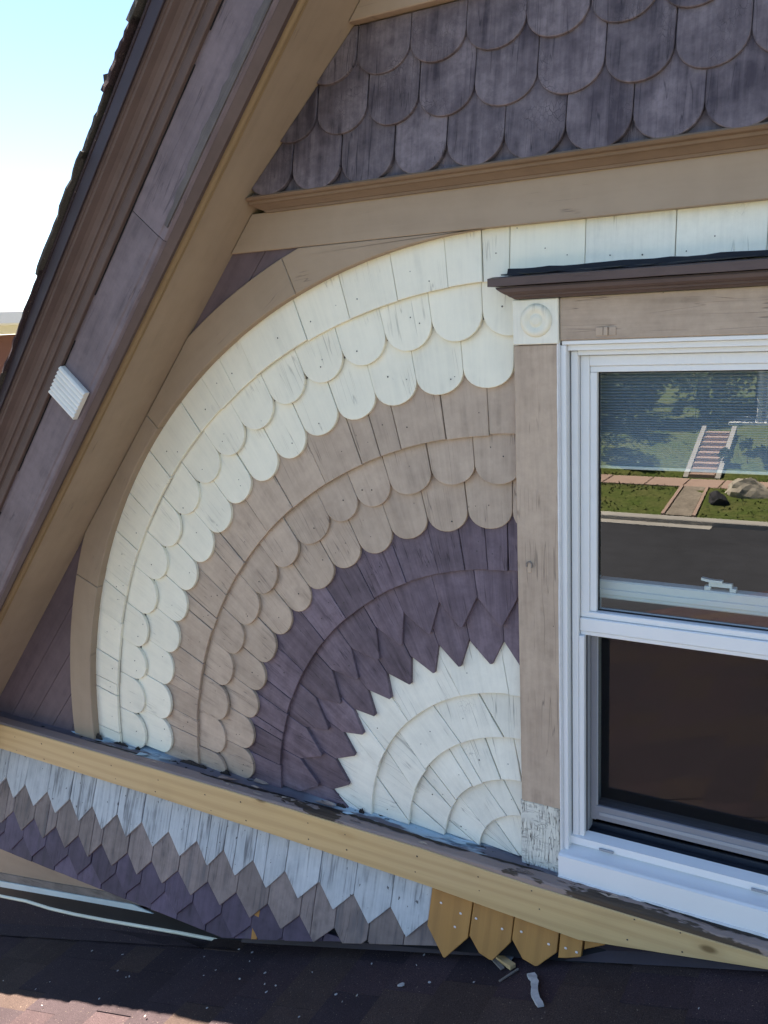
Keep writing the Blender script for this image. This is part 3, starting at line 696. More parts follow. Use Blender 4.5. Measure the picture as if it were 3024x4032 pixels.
# straight run over the window
sb = [-.0105, .143, .309, .463, .617, .770, .93, 1.09, 1.14]
band = mesh('band_backing', [(-.02, .022, 1.28), (1.16, .022, 1.28), (1.16, .022, 1.42), (-.02, .022, 1.42)], [(0, 1, 2, 3)], M['purple'], house)
for x0, x1 in zip(sb[:-1], sb[1:]):
    g = random.choice((.0008, .0016, .003)); jy = random.uniform(-.001, .001)
    poly = [(x0 + g / 2, 1.299), (x1 - g / 2, 1.299), (x1 - g / 2, 1.415), (x0 + g / 2, 1.415)]
    plate('shingle', poly, M['cream_old'] if x0 > .1 else M['cream'], band, wallpos(lambda p: .011 * (p[1] - 1.299) / .116 + jy), lambda p: p, .009)
    for k in range(2): nails.append((random.uniform(x0 + .02, x1 - .02), .001, 1.325 + random.uniform(0, .03)))
def discs(name, pts, r, mat, parent, k=6, dy=.0012, nrm=None):
    V = []; F = []
    for (x, y, z) in pts:
        j = len(V); rr = r * random.uniform(.7, 1.3)
        for i in range(k):
            a = 2 * math.pi * i / k; V.append((x + rr * math.cos(a), y - dy, z + rr * math.sin(a)))
        V.append((x, y - dy - rr * .3, z))
        for i in range(k): F.append((j + (i + 1) % k, j + i, j + k))
    o = mesh(name, V, F, mat, parent); o['kind'] = 'stuff'; return o
discs('nail_heads', nails, .0016, M['nail_dk'], house)

# ---------------------------------------------------------------- arch trim, frieze, spandrels
def trimlift(p): return -.014
for a0, a1 in ((-1, 21.5), (21.58, 44.6), (44.68, 68), (68.06, 92)):
    n = 16
    poly = [pol(a0 + (a1 - a0) * i / n, 1.400) for i in range(n + 1)] + [pol(a1 - (a1 - a0) * i / n, 1.488) for i in range(n + 1)]
    poly = clip(poly, 0, -1, 1.3985); poly = clip(poly, 0, 1, -.012)
    poly = clip(poly, SLOPE, -1, 1.40 + SLOPE * .704 - .0035)
    if len(poly) > 2:
        am = (a0 + a1) / 2; a = R_(am)
        plate('arch_trim', poly, M['tan_trim'], house, wallpos(trimlift), lambda p: (p[0] * -math.cos(a) + p[1] * math.sin(a), p[0] * math.sin(a) + p[1] * math.cos(a)), .034, .002)
plate('frieze_board', clip([(-.8, 1.3995), (2.2, 1.3995), (2.2, 1.482), (-.8, 1.482)], SLOPE, -1, 1.40 + SLOPE * .704 - .003), M['tan_trim'], house, wallpos(lambda p: -.0145), lambda p: (p[1], p[0]), .03, .0015)
# purple planks behind the spandrels, running with the rake
sp = mesh('spandrel_backing', [(-2.0, .021, 0.0), (-1.35, .021, 0.0), (-1.2, .021, .75), (-.5, .021, 1.42), (-.9, .021, 1.42)], [(0, 1, 2, 3, 4)], M['purple'], house)
for k in range(6):
    o0 = .0 - .075 * k; o1 = o0 - .0738
    A = O_ + N_ * o0; B = O_ + N_ * o1
    strip_ = [(A.x + E_.x * s, A.z + E_.z * s) for s in (-2.1, .3)] + [(B.x + E_.x * s, B.z + E_.z * s) for s in (.3, -2.1)]
    # the two open corners, each cut to tuck under the curved trim
    for (ca, cb, cc, sg, zl) in ((-.452, .892, -1.449, 1, 1.15), (-.9745, .2244, -1.437, -1, .78)):
        poly = clip(strip_, ca, cb, cc)
        if len(poly) > 2: poly = clip(poly, 0, sg, -sg * zl)
        if len(poly) > 2: poly = clip(poly, 0, 1, -.01)
        if len(poly) > 2: poly = clip(poly, 0, -1, 1.41)
        if len(poly) > 2: plate('plank', poly, M['purple_pl'], sp, wallpos(lambda p: -.005), lambda p: (p[0] * N_.x + p[1] * N_.z, p[0] * E_.x + p[1] * E_.z), .010, .0008)

# ---------------------------------------------------------------- upper flared band of scalloped shingles
UY0, UZ0, UK = -.058, 1.52, .16
def uppos(lift):
    n = Vector((0, 1, -UK)).normalized()
    def f(p, d):
        y = UY0 + UK * (p[1] - UZ0); q = Vector((p[0], y, p[1])) + n * (lift(p) + d); return tuple(q)
    return f
upb = mesh('flared_band_backing', [(-.66, UY0 + .022, 1.50), (1.78, UY0 + .022, 1.50), (1.3, UY0 + UK * .6 + .022, 2.10), (-.18, UY0 + UK * .6 + .022, 2.10)], [(0, 1, 2, 3)], M['purple_up'], house)
rows = [(1.509, -.607, 1.500), (1.613, -.545, 1.50), (1.716, -.577, 1.5)]
for ri, (zt, xs0, _) in enumerate(rows):
    x = xs0; 
    while x < 1.7:
        x1 = x + .1222 + random.uniform(-.004, .004); g = random.choice((.0008, .0012, .002, .004)); w_ = x1 - x - g; xm = (x + x1) / 2
        ztop = min(zt + .21, 1.822 if ri == 2 else 9)
        d = .052 + random.uniform(-.003, .003); n = 14; jz = random.uniform(-.002, .002)
        poly = [(xm + w_ / 2, ztop), (xm - w_ / 2, ztop)] + [(xm - w_ / 2 * math.cos(math.pi * i / n), zt + jz + d * (1 - (1 - abs(math.cos(math.pi * i / n)) ** 2.1) ** .5)) for i in range(n + 1)]
        poly = clip(poly, SLOPE, -1, 1.40 + SLOPE * .704 - .001); poly = clip(poly, -SLOPE, -1, 1.40 + SLOPE * (.704 + 2 * XC) - .001)
        pk = random.uniform(0, .003); tw = random.uniform(-.02, .02)
        if len(poly) > 2:
            plate('shingle', poly, M['purple_up'], upb, uppos(lambda p: .013 * (p[1] - zt) / .21 - pk * (1 - (p[1] - zt) / .21) + tw * (p[0] - xm) * .5), lambda p: p, .010, .0014)
        x = x1
# short course peeping out under the lowest tips
x = -.66
while x < 1.7:
    x1 = x + .122; poly = clip([(x + .001, 1.5105), (x1 - .001, 1.5105), (x1 - .001, 1.60), (x + .001, 1.60)], SLOPE, -1, 1.40 + SLOPE * .704 - .001)
    poly = clip(poly, -SLOPE, -1, 1.40 + SLOPE * (.704 + 2 * XC) - .001)
    if len(poly) > 2: plate('shingle', poly, M['purple_up'], upb, uppos(lambda p: .0125), lambda p: p, .006, .001)
    x = x1
tb = plate('upper_frieze_board', clip(clip([(-.5, 1.823), (1.6, 1.823), (1.6, 1.93), (-.5, 1.93)], SLOPE, -1, 1.40 + SLOPE * .704 - .003), -SLOPE, -1, 1.40 + SLOPE * (.704 + 2 * XC) - .003), M['tan_trim'], house, wallpos(lambda p: -.028), lambda p: (p[1], p[0]), .05, .002)
# moulding under the flared band: fillet, cove, bead
mp = [(-.012, 1.480), (-.022, 1.480), (-.024, 1.485), (-.027, 1.486), (-.033, 1.491), (-.040, 1.496), (-.046, 1.498), (-.048, 1.503), (-.058, 1.505), (-.063, 1.510), (-.060, 1.5135), (-.012, 1.5135)]
def mouldP(t, y, z):
    # left end is returned: deeper members reach further out along the soffit
    lim = -.704 + (z - 1.40) / SLOPE + .004
    x = t
    if t < -.5: x = max(lim, -.64 + (1.5135 - z) * 1.75)
    return (x, y, z)
extrude('band_moulding', mp, -.6, 1.72, M['brown_tan'], house, mouldP, 1)

# ---------------------------------------------------------------- rake: soffit, beads, fascia, crown, roof edge
S0, S1 = -2.35, S_APEX + .02
def rake_parts(mirror):
    def P(t, y, h):
        q = rakeP(t, y, h)
        x = min(q[0], XC + .0) if t > S_APEX - .6 else q[0]
        return (2 * XC - q[0], q[1], q[2]) if mirror else q
    sg = 14
    extrude('soffit', [(.03, 0), (-.181, 0), (-.181, .02), (.03, .02)], S0, S1, M['tan_trim'], house, P, 1)
    extrude('soffit_bead', [(-.172 - .0042 * (1 - math.cos(math.pi * i / 6)), -.0065 * math.sin(math.pi * i / 6)) for i in range(7)] + [(-.1804, -.001), (-.172, -.001)], S0, S1, M['gold'], house, P, 1)
    extrude('soffit_bead', [(-.1812 - .0092 * (1 - math.cos(math.pi * i / 8)), -.0105 * math.sin(math.pi * i / 8)) for i in range(9)] + [(-.1996, .006), (-.1812, .006)], S0, S1, M['gold'], house, P, 1)
    extrude('fascia_backing_strip', [(-.2000, -.004), (-.2168, -.004), (-.2168, .03), (-.2000, .03)], S0, S1, M['brown'], house, P, 1)
    extrude('fascia_backing_strip', [(-.2171, -.006), (-.2334, .0035), (-.2334, .13), (-.2171, .13)], S0, S1, M['brown'], house, P, 1)
    for a, b in ((S0, -1.25), (-1.2485, .02), (.0215, S1)):
        extrude('fascia_board', [(-.2336, .0052), (-.2390, .0095), (-.2400, .013), (-.2400, .022), (-.2418, .026), (-.2418, .14), (-.2336, .14)], a, b, M['mauve'], house, P, sg, wob=.0006)
    cr = [(-.2425, .117), (-.251, .117), (-.2525, .119), (-.2525, .135), (-.250, .138), (-.252, .141), (-.258, .142), (-.260, .146), (-.260, .150), (-.263, .1535), (-.268, .1545), (-.2695, .159), (-.274, .166), (-.281, .171), (-.289, .1735), (-.295, .1755), (-.296, .180), (-.2995, .181), (-.3005, .187), (-.2425, .187)]
    extrude('crown_moulding', cr, S0, S1, M['brown'], house, P, 1)
    extrude('drip_edge', [(-.2425, .1875), (-.3045, .1875), (-.3065, .184), (-.308, .185), (-.307, .2225), (-.2425, .2225)], S0, S1, M['flash_purple'], house, P, 1)
rake_parts(False); rake_parts(True)
# roof slopes
for mirror in (False, True):
    def P(t, y, h):
        q = rakeP(t, y, h); return (2 * XC - q[0], q[1], q[2]) if mirror else q
    rf = extrude('main_roof', [(-.309, .2235), (7.6, .2235), (7.6, .231), (-.309, .231)], S0 - .2, S1 + .26, M['rs2'], house, P, 1)
    if not mirror:
        t = S0 - .15; k = 0
        while t < S1:
            L_ = random.choice((.143, .143, .286)); yf = -.317 + random.uniform(-.005, .004)
            jag = random.uniform(-.004, .004)
            # two plies: the doubled butt stands proud at the lower end
            V = []; F = []; N2 = 14
            for i in range(N2 + 1):
                tt = t - .012 + (L_ + .015) * i / N2; hb = .2318; hgt = .2318 + .0062 * (1 - i / N2) + .0035 + random.uniform(0, .0012); yj = yf + random.uniform(-.0025, .0025)
                V += [P(tt, yj, hb), P(tt, yj + random.uniform(-.001, .001), hgt), P(tt, .35, hgt), P(tt, .35, hb)]
            for i in range(N2):
                for j in range(4): F.append((i * 4 + j, i * 4 + (j + 1) % 4, i * 4 + 4 + (j + 1) % 4, i * 4 + 4 + j))
            F.append((0, 1, 2, 3)); F.append((N2 * 4, N2 * 4 + 1, N2 * 4 + 2, N2 * 4 + 3))
            fix_normals(mesh('roof_shingle', V, F, M['rsedge'] if k % 3 else M['rs2'], rf)); t += L_; k += 1
# bare weathered edge on the upper fascia, torn paint line above it
poly = []
for i in range(31): poly.append((.05 + .70 * i / 30, .0125 + .0))
for i in range(31): poly.append((.75 - .70 * i / 30, .030 + .006 * math.sin(i * .9) * random.random() + random.uniform(-.003, .005) - (.012 if i > 27 else 0)))
plate('weathered_edge', poly, M['wood_dk'], house, lambda p, d: rakeP(p[0], -.2436 + d, p[1]), lambda p: (p[1], p[0]), .003, .0005)
for (sa, sb_) in ((-1.6, -.9), (-.75, -.33), (-.2, .35), (.42, 1.0)):
    extrude('open_joint', [(-.2421, .1135), (-.2432, .1137), (-.2432, .1168), (-.2421, .1168)], sa, sb_, M['gap'], house, rakeP, 24, wob=.0016)
# fluted white offcut nailed across the fascia
V = []; F = []; nfl = 7; steps = nfl * 6
for i in range(steps + 1):
    s = -.487 + .083 * i / steps; ph = (i / 6) % 1
    d = .0045 * abs(math.sin(math.pi * i / 6)) if 0 < i < steps else 0
    for h in (.0165, .114): V.append((s, -.2545 - d, h))
    for h in (.0165, .114): V.append((s, -.2425, h))
V2 = [rakeP(s, y, h) for s, y, h in V]
for i in range(steps):
    a = 4 * i; b = a + 4
    F += [(a, b, b + 1, a + 1), (a, a + 2, b + 2, b), (a + 1, b + 1, b + 3, a + 3)]
F += [(0, 1, 3, 2), (4 * steps, 4 * steps + 2, 4 * steps + 3, 4 * steps + 1)]
fo = fix_normals(mesh('fluted_block', V2, F, M['flute'], house)); fo['label'] = 'white fluted trim offcut fixed across the mauve fascia'

# ---------------------------------------------------------------- ledge, new pine board, skirt
ledge = extrude('water_table', [(-.064, -.012), (-.064, .0115), (-.060, .0148), (-.034, .0172), (-.034, -.012)], -2.02, 1.9, M['ledge'], house, lambda t, y, z: (t, y, z - (.012 * max(0, min(1, (t + .6) / 1.1)))), 60, wob=.0012)
extrude('water_table_back', [(-.0335, -.012), (-.0335, .0115), (-.004, .0135), (.024, .0165), (.024, -.012)], -2.02, 1.9, M['ledge_b'], house, lambda t, y, z: (t, y, z - (.012 * max(0, min(1, (t + .6) / 1.1)))), 60, wob=.0016)
for (xa, xb, w_) in ((-1.42, -1.16, .004), (-.95, -.62, .006), (-.60, -.12, .009), (-.10, .06, .005), (.16, .9, .007)):
    n_ = int((xb - xa) / .012); V = []; F = []
    for i in range(n_ + 1):
        x = xa + (xb - xa) * i / n_; e_ = max(0.0, math.sin(math.pi * i / n_)) ** .4; yy = -.033 + .004 * math.sin(x * 9); zz_ = .0176 - (.012 * max(0, min(1, (x + .6) / 1.1)))
        V += [(x, yy - w_ * e_ * random.uniform(.4, 1.2) - .0006, zz_ + .0006), (x, yy + w_ * .5 * e_ * random.uniform(.4, 1.2) + .0006, zz_ + .0004)]
    for i in range(n_): F.append((2 * i, 2 * i + 2, 2 * i + 3, 2 * i + 1))
    fix_normals(mesh('rotten_groove', V, F, M['rot'], ledge, [(v[1], v[0]) for v in V]))
# curled paint flakes and torn strips along the ledge
for k in range(30):
    x = random.uniform(-1.5, .5); y = random.uniform(-.055, .005); r = random.uniform(.006, .022); n = random.randint(5, 8)
    if x > 0.0 and y > -.03: y = -.04
    z0 = .0150 - (.012 * max(0, min(1, (x + .6) / 1.1))) + (.003 if y > -.034 else 0)
    V = [(x, y, z0 + .001)]; 
    for i in range(n):
        a = 2 * math.pi * i / n; rr = r * random.uniform(.5, 1.3)
        V.append((x + rr * 1.8 * math.cos(a), y + rr * .45 * math.sin(a), z0 + random.choice((0, .001, .003))))
    F = [(0, 1 + i, 1 + (i + 1) % n) for i in range(n)]
    blue = y > -.03 and (x < -1.0 or x > -.5)
    mm = M['flk_b'] if blue and 'flk_b' in M else (M.setdefault('flk_b', plain('pale_blue_old_paint', (0.42, 0.55, 0.60, 1), .7, .2, amt=.1)) if blue else random.choice((M['ledge'], M['tan'])))
    mesh('paint_flake', V, F, mm, ledge)
top = [(-2.02, .0105), (-1.4, .0110), (-.85, .0105), (-.24, .0055), (.05, -.007), (.5, -.011), (.9, -.014)]
bot = [(.78, -.0155), (.53, -.038), (.15, -.107), (-.22, -.091), (-.64, -.083), (-1.1, -.0785), (-2.02, -.0795)]
pb = plate('new_pine_board', bot[::-1] + [(.9, -.0185)][:0] + top[::-1][1:] , M['pine'], house, lambda p, d: (p[0], -.0672 + d, p[1]), lambda p: (p[1], p[0]), .030, .0016)

pn = []
for i in range(15):
    x = -1.75 + .165 * i + random.uniform(-.04, .04)
    pn += [(x, -.0672, -.018 + random.uniform(-.006, .006)), (x + random.uniform(-.02, .02), -.0672, -.062 + random.uniform(-.006, .006))]
discs('nail_heads', [q for q in pn if q[0] < .4], .0021, M['nail_dk'], pb, dy=.0006)
KY0, KZ0, KK = -.040, -.10, .31
def skpos(lift):
    n = Vector((0, 1, -KK)).normalized()
    def f(p, d):
        y = KY0 + KK * (p[1] - KZ0); return tuple(Vector((p[0], y, p[1])) + n * (lift(p) + d))
    return f
skb = mesh('skirt_backing', [(-2.0, KY0 + .024, -.09), (.2, KY0 + .024, -.09), (.2, KY0 + KK * -.08 + .024, -.17), (-.84, KY0 + KK * -.298 + .024, -.398), (-2.0, KY0 + KK * -.298 + .024, -.398)], [(0, 1, 2, 3, 4)], M['gap'], house)
def skclip(poly):
    poly = clip(poly, 0, 1, .4055)                                  # level bottom
    if len(poly) > 2: poly = clip(poly, -.262, 1, .405 - .85 * .262 + .004)     # trimmed to the porch roof
    return poly
def skirt_row(js, ztop, zv, zt, mat, wide=None):
    for x0, x1 in zip(js[:-1], js[1:]):
        g = random.choice((.0008, .0012, .002, .0034)); xm = (x0 + x1) / 2 + random.uniform(-.002, .002); jz = random.uniform(-.003, .003)
        parts = [(x0 + g / 2, x1 - g / 2, xm)]
        split = random.random() < .22 and zt > -.36
        pk = random.uniform(0, .002); tw = random.uniform(-.03, .03)
        lf = lambda p: .012 * (p[1] - zt) / (ztop - zt) - pk + tw * (p[0] - xm) * .4
        poly = [(x0 + g / 2, ztop), (x0 + g / 2, zv + jz), (xm - .0015, zt + jz), (xm + .0015, zt + jz), (x1 - g / 2, zv + jz * .5), (x1 - g / 2, ztop)]
        polys = [poly]
        if split:
            xs_ = x0 + (x1 - x0) * random.uniform(.3, .7); polys = [clip(poly, -1, 0, xs_ - .0007), clip(poly, 1, 0, -xs_ - .0007)]
        for q in polys:
            q = skclip(q)
            if len(q) > 2: plate('shingle', q, mat, skb, skpos(lf), lambda p: p, .010, .0012, rough=.0004)
skirt_row([-2.0, -1.9, -1.798, -1.701, -1.595, -1.49, -1.389, -1.282, -1.18, -1.072, -.964, -.865, -.761, -.654, -.545, -.438, -.33, -.223], -.072, -.184, -.236, M['white_w'])
skirt_row([-1.95, -1.847, -1.744, -1.642, -1.537, -1.432, -1.331, -1.223, -1.124, -1.02, -.909, -.804, -.698, -.592, -.484, -.385, -.285, -.19], -.15, -.277, -.324, M['tan_w'])
skirt_row([-1.98, -1.88, -1.774, -1.683, -1.576, -1.47, -1.367, -1.261, -1.157, -1.062, -.954, -.849, -.745, -.64, -.54], -.24, -.345, -.390, M['purple_w'])
skirt_row([-1.93, -1.83, -1.728, -1.63, -1.523, -1.418, -1.314, -1.209, -1.108, -1.008, -.9, -.797, -.742], -.30, -.44, -.48, M['purple_w'])
plate('shingle', skclip([(-.741, -.30), (-.741, -.48), (-.722, -.48), (-.722, -.30)]), M['cedar'], skb, skpos(lambda p: .004), lambda p: p, .006)
skirt_row([-.72, -.62, -.52, -.42], -.30, -.44, -.48, M['purple_w'])
# new cedar shingles with bright nails
def cedar(poly, nl):
    o = plate('new_shingle', poly, M['cedar'], skb, skpos(lambda p: -.006 + .008 * (p[1] + .2) / .1), lambda p: p, .011, .0012)
    fpos = skpos(lambda p: -.006 + .008 * (p[1] + .2) / .1)
    for (x, z) in nl:
        q = fpos((x, z), -.0008); V = [(q[0] + .0034 * math.cos(i * math.pi / 4), q[1], q[2] + .0034 * math.sin(i * math.pi / 4)) for i in range(8)] + [(q[0], q[1] - .0012, q[2])]
        mesh('nail', V, [((i + 1) % 8, i, 8) for i in range(8)], M['nail'], skb)
cedar([(-.2205, -.075), (-.2215, -.195), (-.171, -.250), (-.166, -.250), (-.1155, -.193), (-.1135, -.075)], [(-.193, -.137), (-.140, -.146), (-.150, -.178)])
cedar([(-.1105, -.075), (-.112, -.186), (-.083, -.215), (-.056, -.222), (-.048, -.220), (-.0105, -.172), (-.0105, -.075)], [(-.100, -.146), (-.034, -.150)])
cedar([(-.0075, -.075), (-.008, -.165), (.022, -.197), (.052, -.203), (.058, -.201), (.0975, -.162), (.0975, -.075)], [(.012, -.143), (.078, -.150)])
cedar([(.1005, -.075), (.1025, -.171), (.122, -.166), (.152, -.1545), (.1535, -.075)], [(.117, -.147), (.142, -.148)])
plate('new_shingle', [(.155, -.08), (.156, -.140), (.200, -.118), (.200, -.08)], M['cedar'], skb, skpos(lambda p: .004), lambda p: p, .008)

# flashing and boards under the skirt
YF = -.030
def strip(name, top_, bot_, y, mat, th=.004):
    poly = top_ + bot_[::-1]
    return plate(name, poly, mat, house, lambda p, d: (p[0], y + d, p[1]), lambda p: (p[1], p[0]), th, .0008)
strip('lower_wall_board', [(-2.3, -.30), (-.9, -.30)], [(-2.3, -.668), (-1.97, -.622), (-1.69, -.572), (-1.41, -.518), (-1.2, -.478), (-.9, -.44)], YF + .004, M['tan_trim'], .012)
strip('weathered_strip', [(-2.3, -.660), (-1.97, -.615), (-1.69, -.566), (-1.41, -.513), (-1.25, -.485)], [(-2.3, -.712), (-1.976, -.650), (-1.574, -.574), (-1.2, -.502)], YF + .001, M['wood_grey'], .006)
strip('light_metal_strip', [(-2.3, -.708), (-1.976, -.6465), (-1.574, -.5715), (-1.296, -.518)], [(-2.3, -.734), (-1.981, -.671), (-1.578, -.592), (-1.209, -.521)], YF - .004, M['alu'], .004)
br = [(-2.35, -.772), (-1.991, -.712), (-1.839, -.684), (-1.715, -.672), (-1.589, -.652), (-1.432, -.622), (-1.116, -.556), (-.98, -.530), (-.85, -.508)]
strip('flashing', [(-2.35, -.70), (-1.98, -.650), (-1.574, -.580), (-1.15, -.50), (-.85, -.47)], [(x, z - .002) for x, z in br], YF - .001, M['flash'], .003)
V = []; F = []
for x, z in br:
    for k in range(5):
        a = math.pi * k / 4; V.append((x, YF - .001 - .006 * math.sin(a), z + .006 * math.cos(a)))
for i in range(len(br) - 1):
    for k in range(4): F.append((i * 5 + k, i * 5 + k + 1, i * 5 + 6 + k, i * 5 + 5 + k))
fix_normals(mesh('flashing_fold', V, F, M['alu_edge'], house, smooth=True))
C0, RS = -.232, .31
rz = lambda x: C0 + RS * x
V = []; F = []
for x, z in br:
    V += [(x, YF - .001, z - .005), (x, YF - .012, min(z - .008, rz(x) + .03)), (x, YF - .05, rz(x) + .012)]
for i in range(len(br) - 1):
    for k in range(2): F.append((i * 3 + k, i * 3 + k + 1, i * 3 + 4 + k, i * 3 + 3 + k))
fix_normals(mesh('flashing_apron', V, F, M['rs2'], house))
fx = [(-.86, -.47), (-.3, -.10), (.9, -.02)]
V = []; F = []
for i in range(15):
    x = -.85 + 1.75 * i / 14; b = random.uniform(-.002, .002)
    V += [(x, YF + b, min(rz(x) + .20, -.03)), (x, YF - .002 + b, rz(x) + .03), (x, YF - .016, rz(x) + .010)]
for i in range(14):
    for k in range(2): F.append((i * 3 + k, i * 3 + k + 1, i * 3 + 4 + k, i * 3 + 3 + k))
fix_normals(mesh('step_flashing', V, F, M['flash_purple'], house))

# ---------------------------------------------------------------- porch roof with its laid shingles
NX0, NX1 = -2.75, XC
pr = mesh('porch_roof', [(NX0, .05, rz(NX0) - .004), (NX1, .05, rz(NX1) - .004), (NX1, -2.75, rz(NX1) - .004), (NX0, -2.75, rz(NX0) - .004),
                         (2 * XC - NX0, .05, rz(NX0) - .004), (2 * XC - NX0, -2.75, rz(NX0) - .004),
                         (NX0, .05, rz(NX0) - .10), (NX1, .05, rz(NX1) - .10), (NX1, -2.75, rz(NX1) - .10), (NX0, -2.75, rz(NX0) - .10), (2 * XC - NX0, .05, rz(NX0) - .1), (2 * XC - NX0, -2.75, rz(NX0) - .1)],
          [(0, 3, 2, 1), (1, 2, 5, 4), (3, 9, 8, 2), (2, 8, 11, 5), (0, 6, 9, 3), (4, 5, 11, 10), (6, 7, 8, 9), (7, 10, 11, 8)], M['rs2'], house)
far_v = {m: ([], []) for m in ('rs1', 'rs2', 'rs3')}
ex = .137
def tab(x0, x1, y0, y1, lift, mat, obj):
    # lower (left) butt edge stands proud, upper edge tucks under the next course
    t0, t1 = .0055 + lift, .0005 + lift
    V = [(x0, y0, rz(x0) + t0), (x1, y0, rz(x1) + t1), (x1, y1, rz(x1) + t1), (x0, y1, rz(x0) + t0),
         (x0, y0, rz(x0) - .003), (x1, y0, rz(x1) - .003), (x1, y1, rz(x1) - .003), (x0, y1, rz(x0) - .003)]
    F = [(0, 1, 2, 3), (0, 3, 7, 4), (0, 4, 5, 1), (3, 2, 6, 7)]
    if obj: fix_normals(mesh('asphalt_shingle', V, F, M[mat], pr))
    else:
        v, f = far_v[mat]; j = len(v); v += V; f += [tuple(i + j for i in q) for q in F]
nobj = 0
k = 0; x = NX0
while x < NX1 - .02:
    x1 = min(x + ex + .012, NX1); y = .045
    while y > -2.75:
        wd = random.choice((.09, .12, .15, .19, .24)) * random.uniform(.85, 1.15); y2 = max(y - wd, -2.75)
        near = y > -.62 and -2.2 < x < .6; lift = random.choice((.0, .0028)) if near else random.choice((.0, .0008))
        tab(x + random.uniform(-.004, .004), x1, y2 + .0006, y - .0006, lift, random.choice(('rs1', 'rs1', 'rs2', 'rs2', 'rs3')), near)
        y = y2
    x += ex; k += 1
for m, (v, f) in far_v.items():
    if v:
        o = fix_normals(mesh('far_asphalt_shingles', v, f, M[m], pr)); o['kind'] = 'stuff'
box('porch_fascia', NX0 - .02, 2 * XC - NX0 + .02, -2.78, -2.752, rz(NX0) - .3, rz(NX0) - .08, M['tan_trim'], house)
for px_ in (-2.5, -.4, 1.5, 3.6):
    box('porch_post', px_ - .07, px_ + .07, -2.65, -2.51, ZS, rz(NX0) - .1, M['tan_trim'], house, bev=.01, axis='z')

# ---------------------------------------------------------------- window
win = bpy.data.objects.new('window', None); link(win, house); win['label'] = 'white vinyl double hung window with lower sash raised a little behind a screen'
MX = lambda x: 2 * XC - x
def both(name, x0, x1, y0, y1, z0, z1, mat, **k):
    box(name, x0, x1, y0, y1, z0, z1, mat, win, **k); box(name, MX(x1), MX(x0), y0, y1, z0, z1, mat, win, **k)
both('casing', .003, .0935, -.0165, .03, .166, 1.169, M['tan'], bev=.0015, axis='z')
both('base_block', -.0015, .0895, -.013, .03, -.004, .1645, M['block'], bev=.002, axis='z')
both('corner_block', .0035, .0975, -.021, .03, 1.1705, 1.2575, M['cream_old'], bev=.0015, axis='z')
box('head_casing', .099, MX(.099), -.0165, .03, 1.176, 1.258, M['tan'], win, bev=.0015)
# turned rosettes on the corner blocks
for xr in (.0525, MX(.0525)):
    prof = [(.001, .0035), (.006, .0042), (.0105, .0030), (.0125, .0008), (.0150, .0012), (.0205, .0050), (.026, .0058), (.0305, .0036), (.0325, .0002)]
    V = []; F = []; n = 28
    for r, d in prof:
        for i in range(n): V.append((xr + r * math.cos(2 * math.pi * i / n), -.0211 - d, 1.2165 + r * math.sin(2 * math.pi * i / n)))
    for k in range(len(prof) - 1):
        for i in range(n): F.append((k * n + i, k * n + (i + 1) % n, (k + 1) * n + (i + 1) % n, (k + 1) * n + i))
    F.append(tuple(range(n)))
    ob = fix_normals(mesh('rosette', V, F, M['cream'], win, [(v[0] + 3, v[2]) for v in V], True))
# drip cap with its moulding
capP = lambda t, y, z: (t + (0.0 if z > 1.283 else ((-1 if t > XC else 1) * (.012 + max(0, (1.2815 - z)) * 1.35))), y, z)
extrude('drip_cap', [(.02, 1.3045), (-.035, 1.3035), (-.063, 1.2995), (-.0635, 1.2845), (-.03, 1.2842), (.02, 1.2842)], -.0305, MX(-.0305), M['brown'], win, capP, 18, wob=.0007)
extrude('drip_cap_moulding', [(-.022, 1.2835), (-.053, 1.2828), (-.0555, 1.279), (-.0535, 1.273), (-.047, 1.2685), (-.041, 1.2675), (-.040, 1.2635), (-.034, 1.2625), (-.0305, 1.2585), (-.022, 1.2582)], -.0305, MX(-.0305), M['brown'], win, capP, 1)
extrude('cap_flashing', [(.02, 1.305), (-.040, 1.3042), (-.040, 1.3065), (-.008, 1.3085), (-.004, 1.318), (.02, 1.318)], -.012, MX(-.012), M['rubber'], win, lambda t, y, z: (t, y, z), 40, wob=.0032)
# vinyl frame: outer return, recess, frame, sashes
both('frame_jamb', .0945, .1088, -.0105, .05, .055, 1.1670, M['vinyl'], bev=.001, axis='z')
both('frame_recess', .1089, .1120, .022, .05, .075, 1.160, M['vinyl_in'], axis='z')
both('frame_stile', .1120, .1255, .010, .06, .088, 1.154, M['vinyl'], bev=.0012, axis='z')
box('frame_head', .1010, MX(.1010), -.0125, .05, 1.1675, 1.1755, M['vinyl'], win, bev=.001)
box('frame_head', .1088, MX(.1088), -.002, .05, 1.1555, 1.167, M['vinyl'], win, bev=.001)
box('frame_head', .1256, MX(.1256), .010, .06, 1.1455, 1.1552, M['vinyl'], win, bev=.001)
# upper sash
UX0, UX1, UZ0_, UZ1_ = .1262, .1465, .5755, 1.1448
both('upper_sash_stile', .1264, .1445, .024, .060, .612, 1.1443, M['vinyl'], bev=.0012, axis='z')
box('upper_sash_rail', .1447, MX(.1447), .0242, .060, 1.1235, 1.1441, M['vinyl'], win, bev=.0012)
both('glazing_bead', .1447, .1585, .0285, .050, .616, 1.1110, M['vinyl'], bev=.0008, axis='z')
box('glazing_bead', .1449, MX(.1449), .0287, .050, 1.1115, 1.1232, M['vinyl'], win, bev=.0008)
box('meeting_rail', .1264, MX(.1264), .0180, .060, .5735, .6020, M['vinyl'], win, bev=.0015)
box('meeting_rail', .1264, MX(.1264), .0235, .060, .6025, .6155, M['vinyl'], win, bev=.0015)
box('meeting_rail', .1264, MX(.1264), .0215, .060, .5640, .5730, M['vinyl'], win, bev=.001)
